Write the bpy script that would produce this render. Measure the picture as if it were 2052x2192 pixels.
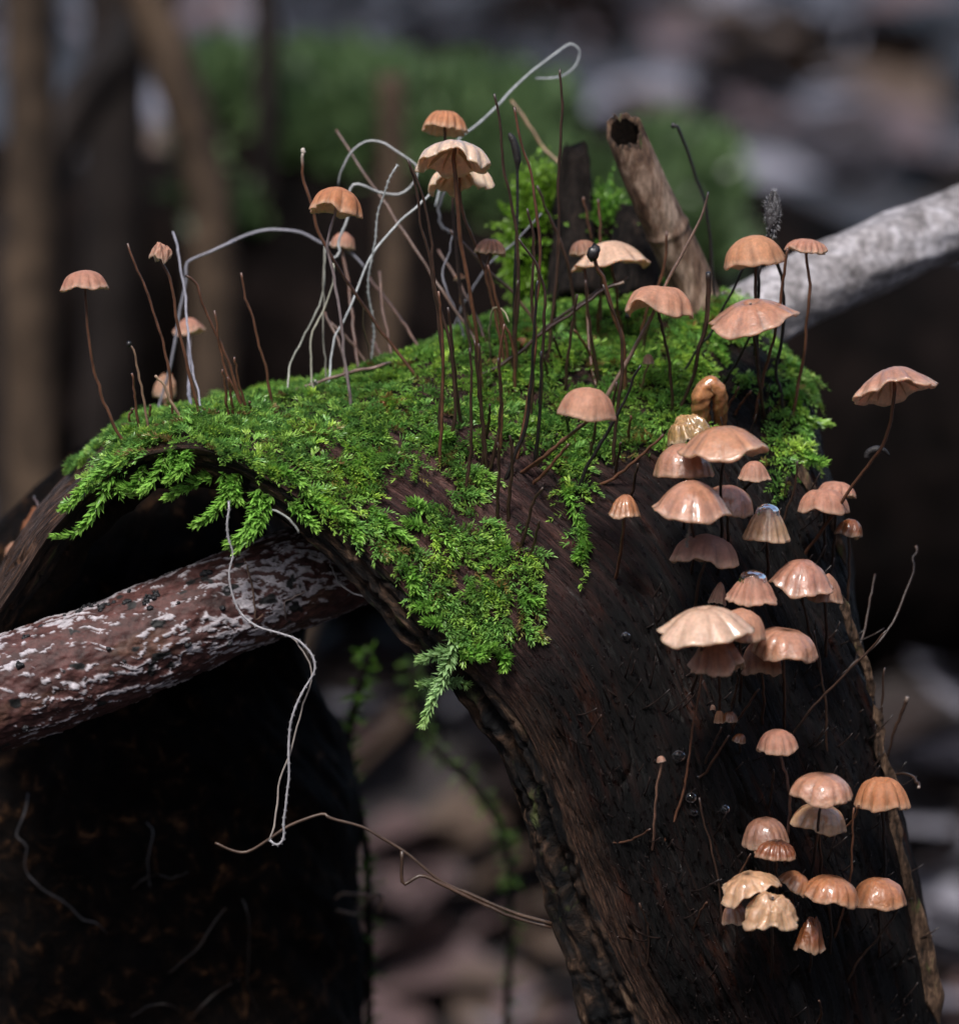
import bpy, bmesh, math, random
import numpy as np
from mathutils import Vector, Matrix
from mathutils.bvhtree import BVHTree

# ------------------------------------------------------------------ scene, camera, light
# one Blender unit is one centimetre
for o in list(bpy.data.objects): bpy.data.objects.remove(o)
scene = bpy.context.scene
scene.unit_settings.system = 'METRIC'
scene.unit_settings.scale_length = 0.01
COL = scene.collection
random.seed(7)
RNG = np.random.default_rng(11)

D, PITCH, FW = 40.0, math.radians(10), 10.0        # distance, tilt, frame width at the log
CAM = np.array([0, -D*math.cos(PITCH), D*math.sin(PITCH)])
FWD = np.array([0, math.cos(PITCH), -math.sin(PITCH)])
RGT = np.array([1.0, 0, 0]); UPV = np.array([0, math.sin(PITCH), math.cos(PITCH)])
cd = bpy.data.cameras.new('camera'); cam = bpy.data.objects.new('camera', cd); COL.objects.link(cam)
cam.location = CAM; cam.rotation_euler = (math.pi/2-PITCH, 0, 0)
cd.sensor_fit = 'HORIZONTAL'; cd.sensor_width = 36; cd.lens = 36*D/FW
cd.clip_start = 0.5; cd.clip_end = 20000
cd.dof.use_dof = True; cd.dof.focus_distance = 39.2
cd.dof.aperture_fstop = (cd.lens*1e-3)/(2*0.29)
scene.camera = cam

SUN_EL, SUN_AZ = math.radians(56), math.radians(-16)   # azimuth measured from behind the camera
sdir = Vector((math.sin(SUN_AZ)*math.cos(SUN_EL), -math.cos(SUN_AZ)*math.cos(SUN_EL), math.sin(SUN_EL))).normalized()
world = bpy.data.worlds.new('World'); scene.world = world; world.use_nodes = True
nt = world.node_tree; bg = nt.nodes['Background']
sky = nt.nodes.new('ShaderNodeTexSky'); sky.sky_type = 'NISHITA'; sky.sun_disc = False
sky.sun_elevation = math.asin(sdir.z); sky.sun_rotation = math.atan2(sdir.x, sdir.y)
sky.air_density = 1.0; sky.dust_density = 3.0; sky.ozone_density = 1.0
nt.links.new(sky.outputs[0], bg.inputs[0]); bg.inputs[1].default_value = 0.07
sl = bpy.data.lights.new('sun', 'SUN'); so = bpy.data.objects.new('sun', sl); COL.objects.link(so)
sl.energy = 1.5; sl.angle = math.radians(12); sl.color = (1.0, 0.97, 0.94)
so.rotation_euler = sdir.to_track_quat('Z', 'Y').to_euler(); so.location = (0, 0, 60)
scene.view_settings.view_transform = 'Standard'; scene.view_settings.look = 'None'
scene.view_settings.gamma = 1; scene.view_settings.use_curve_mapping = False
scene.view_settings.exposure = 1.52

# ------------------------------------------------------------------ helpers
K = FW/2052.0
def P(px, py, y):
    a = (px-1026)*K/D; b = -(py-1096)*K/D
    r = FWD + a*RGT + b*UPV
    return CAM + r*((y-CAM[1])/r[1])
def ray(px, py):
    r = FWD + (px-1026)*K/D*RGT - (py-1096)*K/D*UPV
    return r/np.linalg.norm(r)
def proj(p):
    d = np.asarray(p)-CAM
    z = d@FWD
    return 1026+(d@RGT)/z*D/K, 1096-(d@UPV)/z*D/K
def pxs(y): return K*(y+D)/D               # size of a photo pixel at depth y
def crop(pts, ox, oy, s): return [(ox+x/s, oy+y/s) for x, y in pts]
CA = lambda p: crop(p, 100, 450, 3.722)
CB = lambda p: crop(p, 600, 200, 2.84)
CC = lambda p: crop(p, 1100, 200, 2.659)
CD_ = lambda p: crop(p, 1350, 700, 2.651)
CE = lambda p: crop(p, 1250, 1350, 2.3204)
CF = lambda p: crop(p, 1000, 600, 3.314)
CG = lambda p: crop(p, 700, 900, 2.84)
CH = lambda p: crop(p, 100, 700, 2.326)
CI = lambda p: crop(p, 0, 850, 2.068)
CJ = lambda p: crop(p, 0, 1500, 2.068)
CK = lambda p: crop(p, 700, 1400, 2.51)

def _h(ix, iy, s):
    n = (ix.astype(np.int64)*374761393 + iy.astype(np.int64)*668265263 + s*974634773) & 0xffffffff
    n = ((n ^ (n >> 13))*1274126177) & 0xffffffff
    n = (n ^ (n >> 16)) & 0xffffff
    return n/float(0xffffff)
def vn(x, y, s=0):
    x = np.asarray(x, float); y = np.asarray(y, float)
    ix = np.floor(x); iy = np.floor(y); fx = x-ix; fy = y-iy
    fx = fx*fx*(3-2*fx); fy = fy*fy*(3-2*fy)
    a = _h(ix, iy, s); b = _h(ix+1, iy, s); c = _h(ix, iy+1, s); d = _h(ix+1, iy+1, s)
    return (a*(1-fx)+b*fx)*(1-fy) + (c*(1-fx)+d*fx)*fy
def fbm(x, y, s=0, o=4):
    t = 0; a = 0.5
    for i in range(o):
        t = t + a*vn(x*2**i, y*2**i, s+i*17); a *= 0.5
    return t/(1-0.5**o)

def tag(o, label=None, cat=None, group=None, kind=None):
    if label: o['label'] = label
    if cat: o['category'] = cat
    if group: o['group'] = group
    if kind: o['kind'] = kind
    return o
def mesh_data(name, v, f, mat, smooth=True, col=None, uv=None, attr=None):
    me = bpy.data.meshes.new(name)
    v = np.asarray(v, dtype=np.float32)
    if isinstance(f, np.ndarray):
        k = f.shape[1]; n = len(f)
        me.vertices.add(len(v)); me.vertices.foreach_set('co', v.ravel())
        me.loops.add(n*k); me.loops.foreach_set('vertex_index', f.astype(np.int32).ravel())
        me.polygons.add(n); me.polygons.foreach_set('loop_start', np.arange(0, n*k, k, dtype=np.int32))
        me.polygons.foreach_set('loop_total', np.full(n, k, dtype=np.int32))
        me.update(calc_edges=True); me.validate()
    else:
        me.from_pydata([tuple(map(float, p)) for p in v], [], f); me.update()
    if smooth: me.polygons.foreach_set('use_smooth', np.ones(len(me.polygons), dtype=bool))
    if col is not None:
        c = np.ones((len(v), 4), np.float32); c[:, :3] = np.asarray(col)
        a = me.color_attributes.new('col', 'FLOAT_COLOR', 'POINT'); a.data.foreach_set('color', c.ravel())
    if uv is not None:
        l = me.uv_layers.new(name='UVMap'); vi = np.empty(len(me.loops), np.int32)
        me.loops.foreach_get('vertex_index', vi)
        l.data.foreach_set('uv', np.asarray(uv, np.float32)[vi].ravel())
    for k2, val in (attr or {}).items():
        a = me.attributes.new(k2, 'FLOAT', 'POINT'); a.data.foreach_set('value', np.asarray(val, np.float32).ravel())
    me.materials.append(mat)
    return me
def obj(name, v, f, mat, parent=None, base=None, **kw):
    v = np.asarray(v, float)
    if base is not None: v = v-np.asarray(base)
    o = bpy.data.objects.new(name, mesh_data(name, v, f, mat, **kw)); COL.objects.link(o)
    if parent is not None: o.parent = parent
    elif base is not None: o.location = base
    return o
def empty(name, loc):
    o = bpy.data.objects.new(name, None); COL.objects.link(o); o.location = loc
    o.empty_display_size = 0.1
    return o
def grid_faces(n, m, wrap=False, off=0):
    i = np.arange(n-1)[:, None]; j = np.arange(m if wrap else m-1)[None, :]
    a = i*m+j; b = i*m+(j+1) % m; c = (i+1)*m+(j+1) % m; d = (i+1)*m+j
    return np.stack([a, b, c, d], -1).reshape(-1, 4)+off
def spline(pts, n):
    p = np.asarray(pts, float)
    if len(p) == 2:
        t = np.linspace(0, 1, n)[:, None]; return p[0]*(1-t)+p[1]*t
    d = np.r_[0, np.cumsum(np.maximum(np.linalg.norm(np.diff(p, axis=0), axis=1), 1e-6)**0.5)]
    q = np.vstack([2*p[0]-p[1], p, 2*p[-1]-p[-2]])
    tt = np.r_[-(d[1]-d[0]), d, d[-1]+(d[-1]-d[-2])]
    t = np.linspace(0, d[-1], n); out = []
    for x in t:
        i = min(max(np.searchsorted(d, x, 'right')-1, 0), len(p)-2)
        t0, t1, t2, t3 = tt[i:i+4]; P0, P1, P2, P3 = q[i:i+4]
        A1 = (t1-x)/(t1-t0)*P0+(x-t0)/(t1-t0)*P1; A2 = (t2-x)/(t2-t1)*P1+(x-t1)/(t2-t1)*P2
        A3 = (t3-x)/(t3-t2)*P2+(x-t2)/(t3-t2)*P3
        B1 = (t2-x)/(t2-t0)*A1+(x-t0)/(t2-t0)*A2; B2 = (t3-x)/(t3-t1)*A2+(x-t1)/(t3-t1)*A3
        out.append((t2-x)/(t2-t1)*B1+(x-t1)/(t2-t1)*B2)
    return np.array(out)
def frames(path):
    T = np.gradient(path, axis=0); T /= np.linalg.norm(T, axis=1)[:, None]+1e-12
    N = []; n = np.cross(T[0], [0, 1, 0.1]); n /= np.linalg.norm(n)+1e-9
    for t in T:
        n = n-t*(n@t); n /= np.linalg.norm(n)+1e-9; N.append(n)
    N = np.array(N); return T, N, np.cross(T, N)
def tube(path, rad, sides=7, cap=True):
    path = np.asarray(path, float); n = len(path)
    rad = np.broadcast_to(np.asarray(rad, float), (n,)) if np.ndim(rad) < 2 else rad
    T, N, B = frames(path)
    a = np.linspace(0, 2*math.pi, sides, endpoint=False)
    r = rad[:, None] if np.ndim(rad) < 2 else rad
    v = path[:, None, :]+r[..., None]*(np.cos(a)[None, :, None]*N[:, None, :]+np.sin(a)[None, :, None]*B[:, None, :])
    v = v.reshape(-1, 3); f = [tuple(q) for q in grid_faces(n, sides, True)]
    if cap:
        f.append(tuple(range(sides))[::-1]); f.append(tuple(range((n-1)*sides, n*sides)))
    return v, f
def merge(parts):
    V = []; F = []; o = 0
    for v, f in parts:
        V.append(np.asarray(v, float)); F += [tuple(int(i)+o for i in q) for q in f]; o += len(v)
    return np.vstack(V), F

# ------------------------------------------------------------------ materials
def newmat(name):
    m = bpy.data.materials.new(name); m.use_nodes = True
    n = m.node_tree.nodes; return m, n, m.node_tree.links, n['Principled BSDF']
def noise_node(n, l, scale, detail=5, vec=None, rough=0.6, dist=0.0):
    t = n.new('ShaderNodeTexNoise'); t.inputs['Scale'].default_value = scale
    t.inputs['Detail'].default_value = detail; t.inputs['Roughness'].default_value = rough
    t.inputs['Distortion'].default_value = dist
    if vec is not None: l.new(vec, t.inputs['Vector'])
    return t
def ramp(n, l, fac, stops, interp='LINEAR'):
    r = n.new('ShaderNodeValToRGB'); l.new(fac, r.inputs[0]); e = r.color_ramp.elements
    r.color_ramp.interpolation = interp
    while len(e) < len(stops): e.new(0.5)
    for k, (p, c) in enumerate(stops):
        e[k].position = p; e[k].color = (*c, 1) if len(c) == 3 else c
    return r
def mixc(n, l, fac, a, b, mode='MIX'):
    m = n.new('ShaderNodeMix'); m.data_type = 'RGBA'; m.blend_type = mode
    for s, x in ((m.inputs[0], fac), (m.inputs[6], a), (m.inputs[7], b)):
        if hasattr(x, 'links'): l.new(x, s)
        elif isinstance(x, (int, float)): s.default_value = x
        else: s.default_value = (*x, 1)
    return m.outputs[2]
def bump(n, l, h, strength, dist, bs):
    b = n.new('ShaderNodeBump'); b.inputs['Strength'].default_value = strength; b.inputs['Distance'].default_value = dist
    l.new(h, b.inputs['Height']); l.new(b.outputs[0], bs.inputs['Normal']); return b
def coord(n, kind='Object', scale=None, l=None):
    t = n.new('ShaderNodeTexCoord'); o = t.outputs[kind]
    if scale:
        m = n.new('ShaderNodeMapping'); m.inputs['Scale'].default_value = scale; l.new(o, m.inputs[0]); o = m.outputs[0]
    return o
def attr_mat(name, rough=0.5, spec=0.5, sss=0.0, sssr=(0.05, 0.03, 0.02), bscale=40, bstr=0.2, bdist=0.01, vary=0.35, coat=0, trans=0.0, vscale=25, thin=0.0):
    m, n, l, b = newmat(name)
    a = n.new('ShaderNodeAttribute'); a.attribute_name = 'col'
    oc = coord(n)
    t = noise_node(n, l, vscale, 5, oc)
    r = ramp(n, l, t.outputs[0], [(0.3, (1-vary,)*3), (0.7, (1+vary*0.6,)*3)])
    c = mixc(n, l, 1.0, a.outputs['Color'], r.outputs[0], 'MULTIPLY')
    l.new(c, b.inputs['Base Color'])
    b.inputs['Roughness'].default_value = rough; b.inputs['Specular IOR Level'].default_value = spec
    b.inputs['Coat Weight'].default_value = coat; b.inputs['Coat Roughness'].default_value = 0.08
    if sss:
        b.inputs['Subsurface Weight'].default_value = sss; b.inputs['Subsurface Radius'].default_value = sssr
        b.inputs['Subsurface Scale'].default_value = 1.0
    if trans: b.inputs['Transmission Weight'].default_value = trans
    t2 = noise_node(n, l, bscale, 4, oc); bump(n, l, t2.outputs[0], bstr, bdist, b)
    if thin:
        tr = n.new('ShaderNodeBsdfTranslucent'); l.new(mixc(n, l, 0.3, c, (0.85, 0.66, 0.5)), tr.inputs[0]); mx = n.new('ShaderNodeMixShader'); mx.inputs[0].default_value = thin
        l.new(b.outputs[0], mx.inputs[1]); l.new(tr.outputs[0], mx.inputs[2]); l.new(mx.outputs[0], n['Material Output'].inputs[0])
    return m
M = {}
M['cap'] = attr_mat('cap_skin_matt', 0.55, 0.4, 0.45, (0.06, 0.03, 0.018), 80, 0.55, 0.010, 0.24, thin=0.36)
M['cap_wet'] = attr_mat('cap_skin_wet', 0.24, 0.55, 0.45, (0.06, 0.03, 0.018), 24, 0.6, 0.022, 0.22, coat=0.75, thin=0.33)
M['gill'] = attr_mat('gill_flesh', 0.6, 0.3, 0.5, (0.05, 0.03, 0.02), 60, 0.2, 0.004, 0.15, thin=0.55)
M['stem'] = attr_mat('stalk_skin', 0.38, 0.5, 0, bscale=70, bstr=0.4, bdist=0.005, vary=0.45, vscale=8)
M['thread'] = attr_mat('thread_fibre', 0.6, 0.35, 0.3, (0.02, 0.02, 0.02), 90, 0.5, 0.004, 0.3, vscale=15)
M['scrap'] = attr_mat('dark_scrap', 0.55, 0.4, 0, bscale=40, bstr=0.6, bdist=0.02, vary=0.5)
M['jelly'] = attr_mat('jelly_flesh', 0.16, 0.6, 0.5, (0.12, 0.06, 0.03), 30, 0.4, 0.015, 0.45, coat=0.4, trans=0.0)

def leaf_mat(name, rough, tr):
    m, n, l, b = newmat(name)
    a = n.new('ShaderNodeAttribute'); a.attribute_name = 'col'
    l.new(a.outputs['Color'], b.inputs['Base Color'])
    b.inputs['Roughness'].default_value = rough; b.inputs['Specular IOR Level'].default_value = 0.5
    t = n.new('ShaderNodeBsdfTranslucent'); mx = n.new('ShaderNodeMixShader'); mx.inputs[0].default_value = tr
    l.new(a.outputs['Color'], t.inputs[0]); l.new(b.outputs[0], mx.inputs[1]); l.new(t.outputs[0], mx.inputs[2])
    l.new(mx.outputs[0], n['Material Output'].inputs[0]); return m
M['moss'] = leaf_mat('moss_leaf', 0.28, 0.38)
M['litter'] = leaf_mat('dead_leaf', 0.55, 0.1)

def wood_mat():
    m, n, l, b = newmat('wet_grained_wood')
    uv = coord(n, 'UV')
    def mp(sx, sy):
        k = n.new('ShaderNodeMapping'); k.inputs['Scale'].default_value = (sx, sy, 1); l.new(uv, k.inputs[0]); return k.outputs[0]
    g1 = noise_node(n, l, 1.0, 6, mp(0.7, 11), 0.65, 0.3)      # long fibres
    g2 = noise_node(n, l, 1.0, 5, mp(2.2, 42), 0.6, 0.2)
    pt = noise_node(n, l, 1.0, 4, mp(0.7, 1.3), 0.6)
    fl = noise_node(n, l, 1.0, 5, mp(0.9, 4.0), 0.6, 0.5)
    base = ramp(n, l, g1.outputs[0], [(0.36, (0.0012, 0.0008, 0.0008)), (0.48, (0.0055, 0.0019, 0.0014)), (0.58, (0.018, 0.0052, 0.0034)), (0.72, (0.05, 0.015, 0.009))])
    org = ramp(n, l, fl.outputs[0], [(0.56, (0, 0, 0)), (0.72, (1, 1, 1))])
    c = mixc(n, l, org.outputs[0], base.outputs[0], (0.095, 0.025, 0.008))
    at = n.new('ShaderNodeAttribute'); at.attribute_name = 'edge'; EDGE_AT = at     # weathered strip of paler grey wood beside the bark
    sr = ramp(n, l, g2.outputs[0], [(0.36, (0.008, 0.0042, 0.0028)), (0.50, (0.045, 0.023, 0.015)), (0.66, (0.15, 0.082, 0.052))])
    at2 = n.new('ShaderNodeAttribute'); at2.attribute_name = 'mauve'
    mr = ramp(n, l, g1.outputs[0], [(0.34, (0.007, 0.004, 0.004)), (0.48, (0.042, 0.018, 0.016)), (0.70, (0.13, 0.066, 0.056))])
    g3 = noise_node(n, l, 1.0, 3, mp(0.9, 30), 0.55, 0.15); g4 = noise_node(n, l, 1.0, 4, mp(0.55, 2.2), 0.6)
    s3 = ramp(n, l, g3.outputs[0], [(0.57, (0, 0, 0)), (0.66, (1, 1, 1))]); s4 = ramp(n, l, g4.outputs[0], [(0.45, (0, 0, 0)), (0.68, (0.8, 0.8, 0.8))])
    c = mixc(n, l, mixc(n, l, 1.0, s3.outputs[0], s4.outputs[0], 'MULTIPLY'), c, (0.075, 0.034, 0.018))
    d3 = ramp(n, l, g3.outputs[0], [(0.36, (0.12, 0.12, 0.12)), (0.44, (1, 1, 1))]); c = mixc(n, l, 0.9, c, d3.outputs[0], 'MULTIPLY')
    dk = ramp(n, l, pt.outputs[0], [(0.40, (0.08, 0.075, 0.075)), (0.64, (0.5, 0.46, 0.44))])
    c = mixc(n, l, 1.0, c, dk.outputs[0], 'MULTIPLY')
    c = mixc(n, l, at2.outputs['Fac'], c, mr.outputs[0])
    c = mixc(n, l, EDGE_AT.outputs['Fac'], c, sr.outputs[0])
    g5 = noise_node(n, l, 1.0, 5, mp(7, 55), 0.7); d5 = ramp(n, l, g5.outputs[0], [(0.36, (0.25,)*3), (0.5, (0.9,)*3), (0.68, (1.6,)*3)])
    c = mixc(n, l, 1.0, c, d5.outputs[0], 'MULTIPLY')
    l.new(c, b.inputs['Base Color'])
    wet = noise_node(n, l, 1.0, 4, mp(9, 16), 0.65)
    rr = ramp(n, l, wet.outputs[0], [(0.36, (0.13,)*3), (0.46, (0.45,)*3), (0.6, (0.7,)*3)]); l.new(rr.outputs[0], b.inputs['Roughness'])
    b.inputs['Specular IOR Level'].default_value = 0.22
    ad = n.new('ShaderNodeMath'); ad.operation = 'ADD'; l.new(g5.outputs[0], ad.inputs[0]); l.new(g3.outputs[0], ad.inputs[1])
    bump(n, l, ad.outputs[0], 1.0, 0.05, b); return m
M['wood'] = wood_mat()
def bark_mat(name, stops, scale, bs=0.9, bd=0.06, rough=0.75, stretch=(1, 1, 1), moss=None, spec=0.2, space='Object'):
    m, n, l, b = newmat(name)
    oc = coord(n, space, stretch, l)
    t = noise_node(n, l, scale, 8, oc, 0.68, 0.6); t2 = noise_node(n, l, scale*5, 5, oc, 0.6)
    c = ramp(n, l, t.outputs[0], stops).outputs[0]
    r2 = ramp(n, l, t2.outputs[0], [(0.3, (0.45,)*3), (0.7, (1.35,)*3)])
    c = mixc(n, l, 1.0, c, r2.outputs[0], 'MULTIPLY')
    if moss:
        t3 = noise_node(n, l, scale*0.6, 5, oc, 0.6); mr = ramp(n, l, t3.outputs[0], [(moss[1], (0, 0, 0)), (moss[1]+0.1, (1, 1, 1))])
        c = mixc(n, l, mr.outputs[0], c, moss[0])
    l.new(c, b.inputs['Base Color']); b.inputs['Roughness'].default_value = rough
    b.inputs['Specular IOR Level'].default_value = spec
    bump(n, l, t.outputs[0], bs, bd, b); return m
M['bark'] = bark_mat('bark_edge', [(0.42, (0.002, 0.002, 0.0025)), (0.52, (0.014, 0.009, 0.0065)), (0.61, (0.055, 0.031, 0.019)), (0.74, (0.20, 0.135, 0.09))], 2.6, bd=0.08, space='UV', stretch=(0.8, 3.2, 1), moss=((0.05, 0.06, 0.02), 0.6))
M['hollow'] = bark_mat('rotten_inside', [(0.35, (0.002, 0.0015, 0.0015)), (0.55, (0.007, 0.0045, 0.003)), (0.75, (0.026, 0.013, 0.007))], 4.0, rough=0.9, spec=0.08)
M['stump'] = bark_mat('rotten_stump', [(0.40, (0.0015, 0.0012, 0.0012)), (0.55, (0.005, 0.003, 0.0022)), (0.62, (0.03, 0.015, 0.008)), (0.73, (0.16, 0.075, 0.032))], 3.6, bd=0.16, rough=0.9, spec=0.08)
M['peel'] = bark_mat('peeling_bark', [(0.36, (0.010, 0.007, 0.005)), (0.5, (0.055, 0.032, 0.02)), (0.68, (0.17, 0.105, 0.066))], 5.0, stretch=(3, 3, 0.7), moss=((0.05, 0.07, 0.02), 0.62))
M['stick'] = bark_mat('hollow_stick_bark', [(0.34, (0.035, 0.02, 0.014)), (0.48, (0.13, 0.08, 0.055)), (0.66, (0.32, 0.235, 0.18))], 1.6, bs=0.5, stretch=(2.5, 2.5, 0.7))
M['char'] = bark_mat('blackened_wood', [(0.35, (0.004, 0.004, 0.004)), (0.6, (0.018, 0.014, 0.012)), (0.8, (0.05, 0.032, 0.024))], 3.0, stretch=(3, 3, 0.6), spec=0.06, rough=0.9)
M['grey_branch'] = bark_mat('pale_branch_bark', [(0.3, (0.08, 0.07, 0.068)), (0.5, (0.24, 0.222, 0.225)), (0.7, (0.42, 0.40, 0.42))], 2.2, bs=0.6, moss=((0.12, 0.14, 0.07), 0.68))
M['tan_stem'] = bark_mat('tan_stem_bark', [(0.32, (0.018, 0.012, 0.008)), (0.68, (0.10, 0.066, 0.042))], 0.3)
M['brown_stem'] = bark_mat('brown_stem_bark', [(0.3, (0.007, 0.005, 0.0045)), (0.7, (0.022, 0.015, 0.012))], 0.5)
M['far_log'] = bark_mat('far_log_bark', [(0.35, (0.002, 0.002, 0.002)), (0.55, (0.007, 0.005, 0.0045)), (0.75, (0.02, 0.014, 0.012))], 0.35, bd=0.5, rough=1.0, spec=0.03)
def ground_mat():
    m, n, l, b = newmat('forest_floor')
    oc = coord(n)
    t = noise_node(n, l, 0.045, 8, oc, 0.62); t2 = noise_node(n, l, 0.9, 6, oc, 0.7)
    c = ramp(n, l, t.outputs[0], [(0.38, (0.004, 0.003, 0.003)), (0.5, (0.011, 0.008, 0.008)), (0.60, (0.030, 0.023, 0.024)), (0.70, (0.085, 0.072, 0.08))]).outputs[0]
    r2 = ramp(n, l, t2.outputs[0], [(0.3, (0.3,)*3), (0.7, (1.5,)*3)])
    l.new(mixc(n, l, 1.0, c, r2.outputs[0], 'MULTIPLY'), b.inputs['Base Color']); b.inputs['Roughness'].default_value = 0.6
    bump(n, l, t2.outputs[0], 1.0, 0.6, b); return m
M['ground'] = ground_mat()
def branch_mat():
    m, n, l, b = newmat('flaking_red_bark')
    a = n.new('ShaderNodeAttribute'); a.attribute_name = 'col'
    oc = coord(n); t = noise_node(n, l, 14, 6, oc, 0.7)
    r = ramp(n, l, t.outputs[0], [(0.3, (0.5,)*3), (0.7, (1.35,)*3)])
    l.new(mixc(n, l, 1.0, a.outputs['Color'], r.outputs[0], 'MULTIPLY'), b.inputs['Base Color'])
    b.inputs['Roughness'].default_value = 0.6; b.inputs['Specular IOR Level'].default_value = 0.3
    bump(n, l, t.outputs[0], 0.6, 0.02, b); return m
M['branch'] = branch_mat()
def water_mat():
    m, n, l, b = newmat('water'); b.inputs['Transmission Weight'].default_value = 1.0
    b.inputs['Roughness'].default_value = 0.02; b.inputs['IOR'].default_value = 1.33
    b.inputs['Base Color'].default_value = (0.97, 0.98, 1, 1); return m
M['water'] = water_mat()

# ------------------------------------------------------------------ ground
def build_ground():
    xs = np.r_[-6000, -2500, -1000, -500, np.linspace(-250, 250, 141), 500, 1000, 2500, 6000]
    ys = np.r_[-3000, -900, -400, np.linspace(-240, 330, 191), 500, 900, 2500, 9000]
    X, Y = np.meshgrid(xs, ys)
    sm = np.clip((Y-40)/16, 0, 1); sm = sm*sm*(3-2*sm)
    Z = -20+7*sm+1.6*(fbm(X/9, Y/9, 3)-0.5)+4*(fbm(X/60, Y/60, 5)-0.5)*np.clip((Y-45)/40, 0, 1)
    Z = np.where(np.abs(X)+np.abs(Y) > 900, -13, Z)
    # unseen bank added behind the viewer and at both sides to block low sky light
    rr = np.maximum(np.maximum(-Y-70, 0), np.maximum(np.abs(X)-110-np.maximum(Y, 0)*0.5, 0)); bk = np.clip(rr/170, 0, 1)
    Z = Z+120*bk*bk*(3-2*bk)*(0.8+0.4*fbm(X/70, Y/70, 8))
    v = np.stack([X, Y, Z], -1).reshape(-1, 3)
    o = obj('ground', v, grid_faces(len(ys), len(xs)), M['ground']); tag(o, kind='structure'); return o, (xs, ys, Z)
GROUND, GZ = build_ground()
BG = BVHTree.FromPolygons([tuple(v.co) for v in GROUND.data.vertices], [tuple(p.vertices) for p in GROUND.data.polygons])
def ground_z(x, y):
    h = BG.ray_cast(Vector((x, y, 60)), Vector((0, 0, -1))); return h[0].z if h[0] else -13

# ------------------------------------------------------------------ the bent hollow log
SEC = [ # bark edge (inner, outer), then five points across the wood, each (x, y in photo pixels, depth)
 [(-50,1480,-.05),(-80,1420,-.3),(-90,1395,.2),(-95,1380,.7),(-95,1375,1.3),(-90,1375,1.9),(-85,1380,2.5)],
 [(50,1315,-.2),(22,1275,-.5),(5,1245,0),(0,1225,.5),(0,1220,1.2),(5,1220,1.9),(10,1225,2.6)],
 [(165,1150,-.4),(140,1105,-.7),(120,1078,-.2),(115,1058,.3),(118,1050,1.0),(125,1050,1.9),(130,1055,2.8)],
 [(300,1030,-.6),(290,985,-.9),(280,950,-.4),(282,925,.1),(290,915,.8),(300,912,1.8),(310,915,2.8)],
 [(420,1010,-.8),(420,962,-1.1),(420,925,-.6),(420,900,0),(425,888,.7),(435,885,1.8),(445,890,3.0)],
 [(545,1068,-.95),(560,1020,-1.2),(575,960,-.7),(580,910,-.1),(590,870,.7),(600,850,1.8),(610,860,3.2)],
 [(655,1152,-1.0),(685,1100,-1.25),(715,1010,-.8),(740,920,-.1),(765,850,.8),(790,800,1.9),(800,810,3.3)],
 [(755,1250,-1.05),(800,1195,-1.3),(855,1080,-.9),(910,940,-.1),(960,820,.9),(1010,722,2.1),(1020,715,3.4)],
 [(840,1350,-1.05),(895,1300,-1.3),(975,1190,-1),(1060,1000,-.2),(1130,830,.9),(1180,680,2.2),(1200,645,3.4)],
 [(930,1440,-1.0),(1000,1410,-1.35),(1095,1320,-1.2),(1220,1100,-.5),(1310,860,.8),(1380,680,2.1),(1400,612,3.2)],
 [(1035,1570,-.9),(1120,1555,-1.3),(1232,1470,-1.4),(1390,1250,-.9),(1500,950,.4),(1560,735,1.7),(1570,640,2.8)],
 [(1105,1710,-.85),(1190,1710,-1.25),(1330,1660,-1.5),(1480,1480,-1.3),(1620,1150,-.2),(1680,850,1.1),(1690,790,2.4)],
 [(1147,1865,-.8),(1245,1862,-1.2),(1390,1840,-1.5),(1540,1720,-1.5),(1700,1450,-.6),(1775,1100,.6),(1790,1030,1.9)],
 [(1195,2015,-.75),(1310,2030,-1.2),(1450,2010,-1.5),(1600,1940,-1.5),(1760,1760,-.8),(1855,1450,.3),(1855,1400,1.6)],
 [(1240,2200,-.7),(1400,2220,-1.15),(1530,2215,-1.4),(1660,2200,-1.5),(1810,2100,-.9),(1925,1800,.2),(1915,1750,1.4)],
 [(1290,2400,-.6),(1460,2420,-1.1),(1590,2420,-1.35),(1710,2420,-1.45),(1840,2400,-.9),(1990,2150,.1),(1985,2100,1.3)],
 [(1340,2720,-.6),(1530,2720,-1.0),(1640,2720,-1.3),(1760,2720,-1.4),(1890,2720,-.9),(2050,2520,.1),(2050,2520,1.2)],
 [(1380,3050,-.6),(1580,3050,-1.0),(1690,3050,-1.3),(1800,3050,-1.4),(1940,3050,-.9),(2110,2900,.1),(2110,2900,1.2)],
 [(1300,5400,-.6),(1620,5400,-1.2),(1760,5400,-1.6),(1900,5400,-1.7),(2080,5400,-1.2),(2400,5300,0),(2400,5300,1.2)],
]
SP = np.array([[P(*q) for q in row] for row in SEC])
NU, NV = 516, 300
cols = [spline(SP[:, k], NU) for k in range(7)]
RIMIN = cols[0]
W = np.stack(cols[1:], 1)                       # NU x 6
OUT = np.stack([spline(W[i], NV) for i in range(NU)], 0)
du = np.gradient(OUT, axis=0); dv = np.gradient(OUT, axis=1)
NRM = np.cross(du, dv); NRM /= np.linalg.norm(NRM, axis=-1, keepdims=True)+1e-12
if NRM[200, 120] @ (CAM-OUT[200, 120]) < 0: NRM = -NRM
UL = np.cumsum(np.linalg.norm(du, axis=-1), axis=0)[:, 100:101]*np.ones((1, NV))
VL = np.cumsum(np.linalg.norm(dv, axis=-1), axis=1)
VN = np.linspace(0, 1, NV)[None, :]*np.ones((NU, 1))
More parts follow.
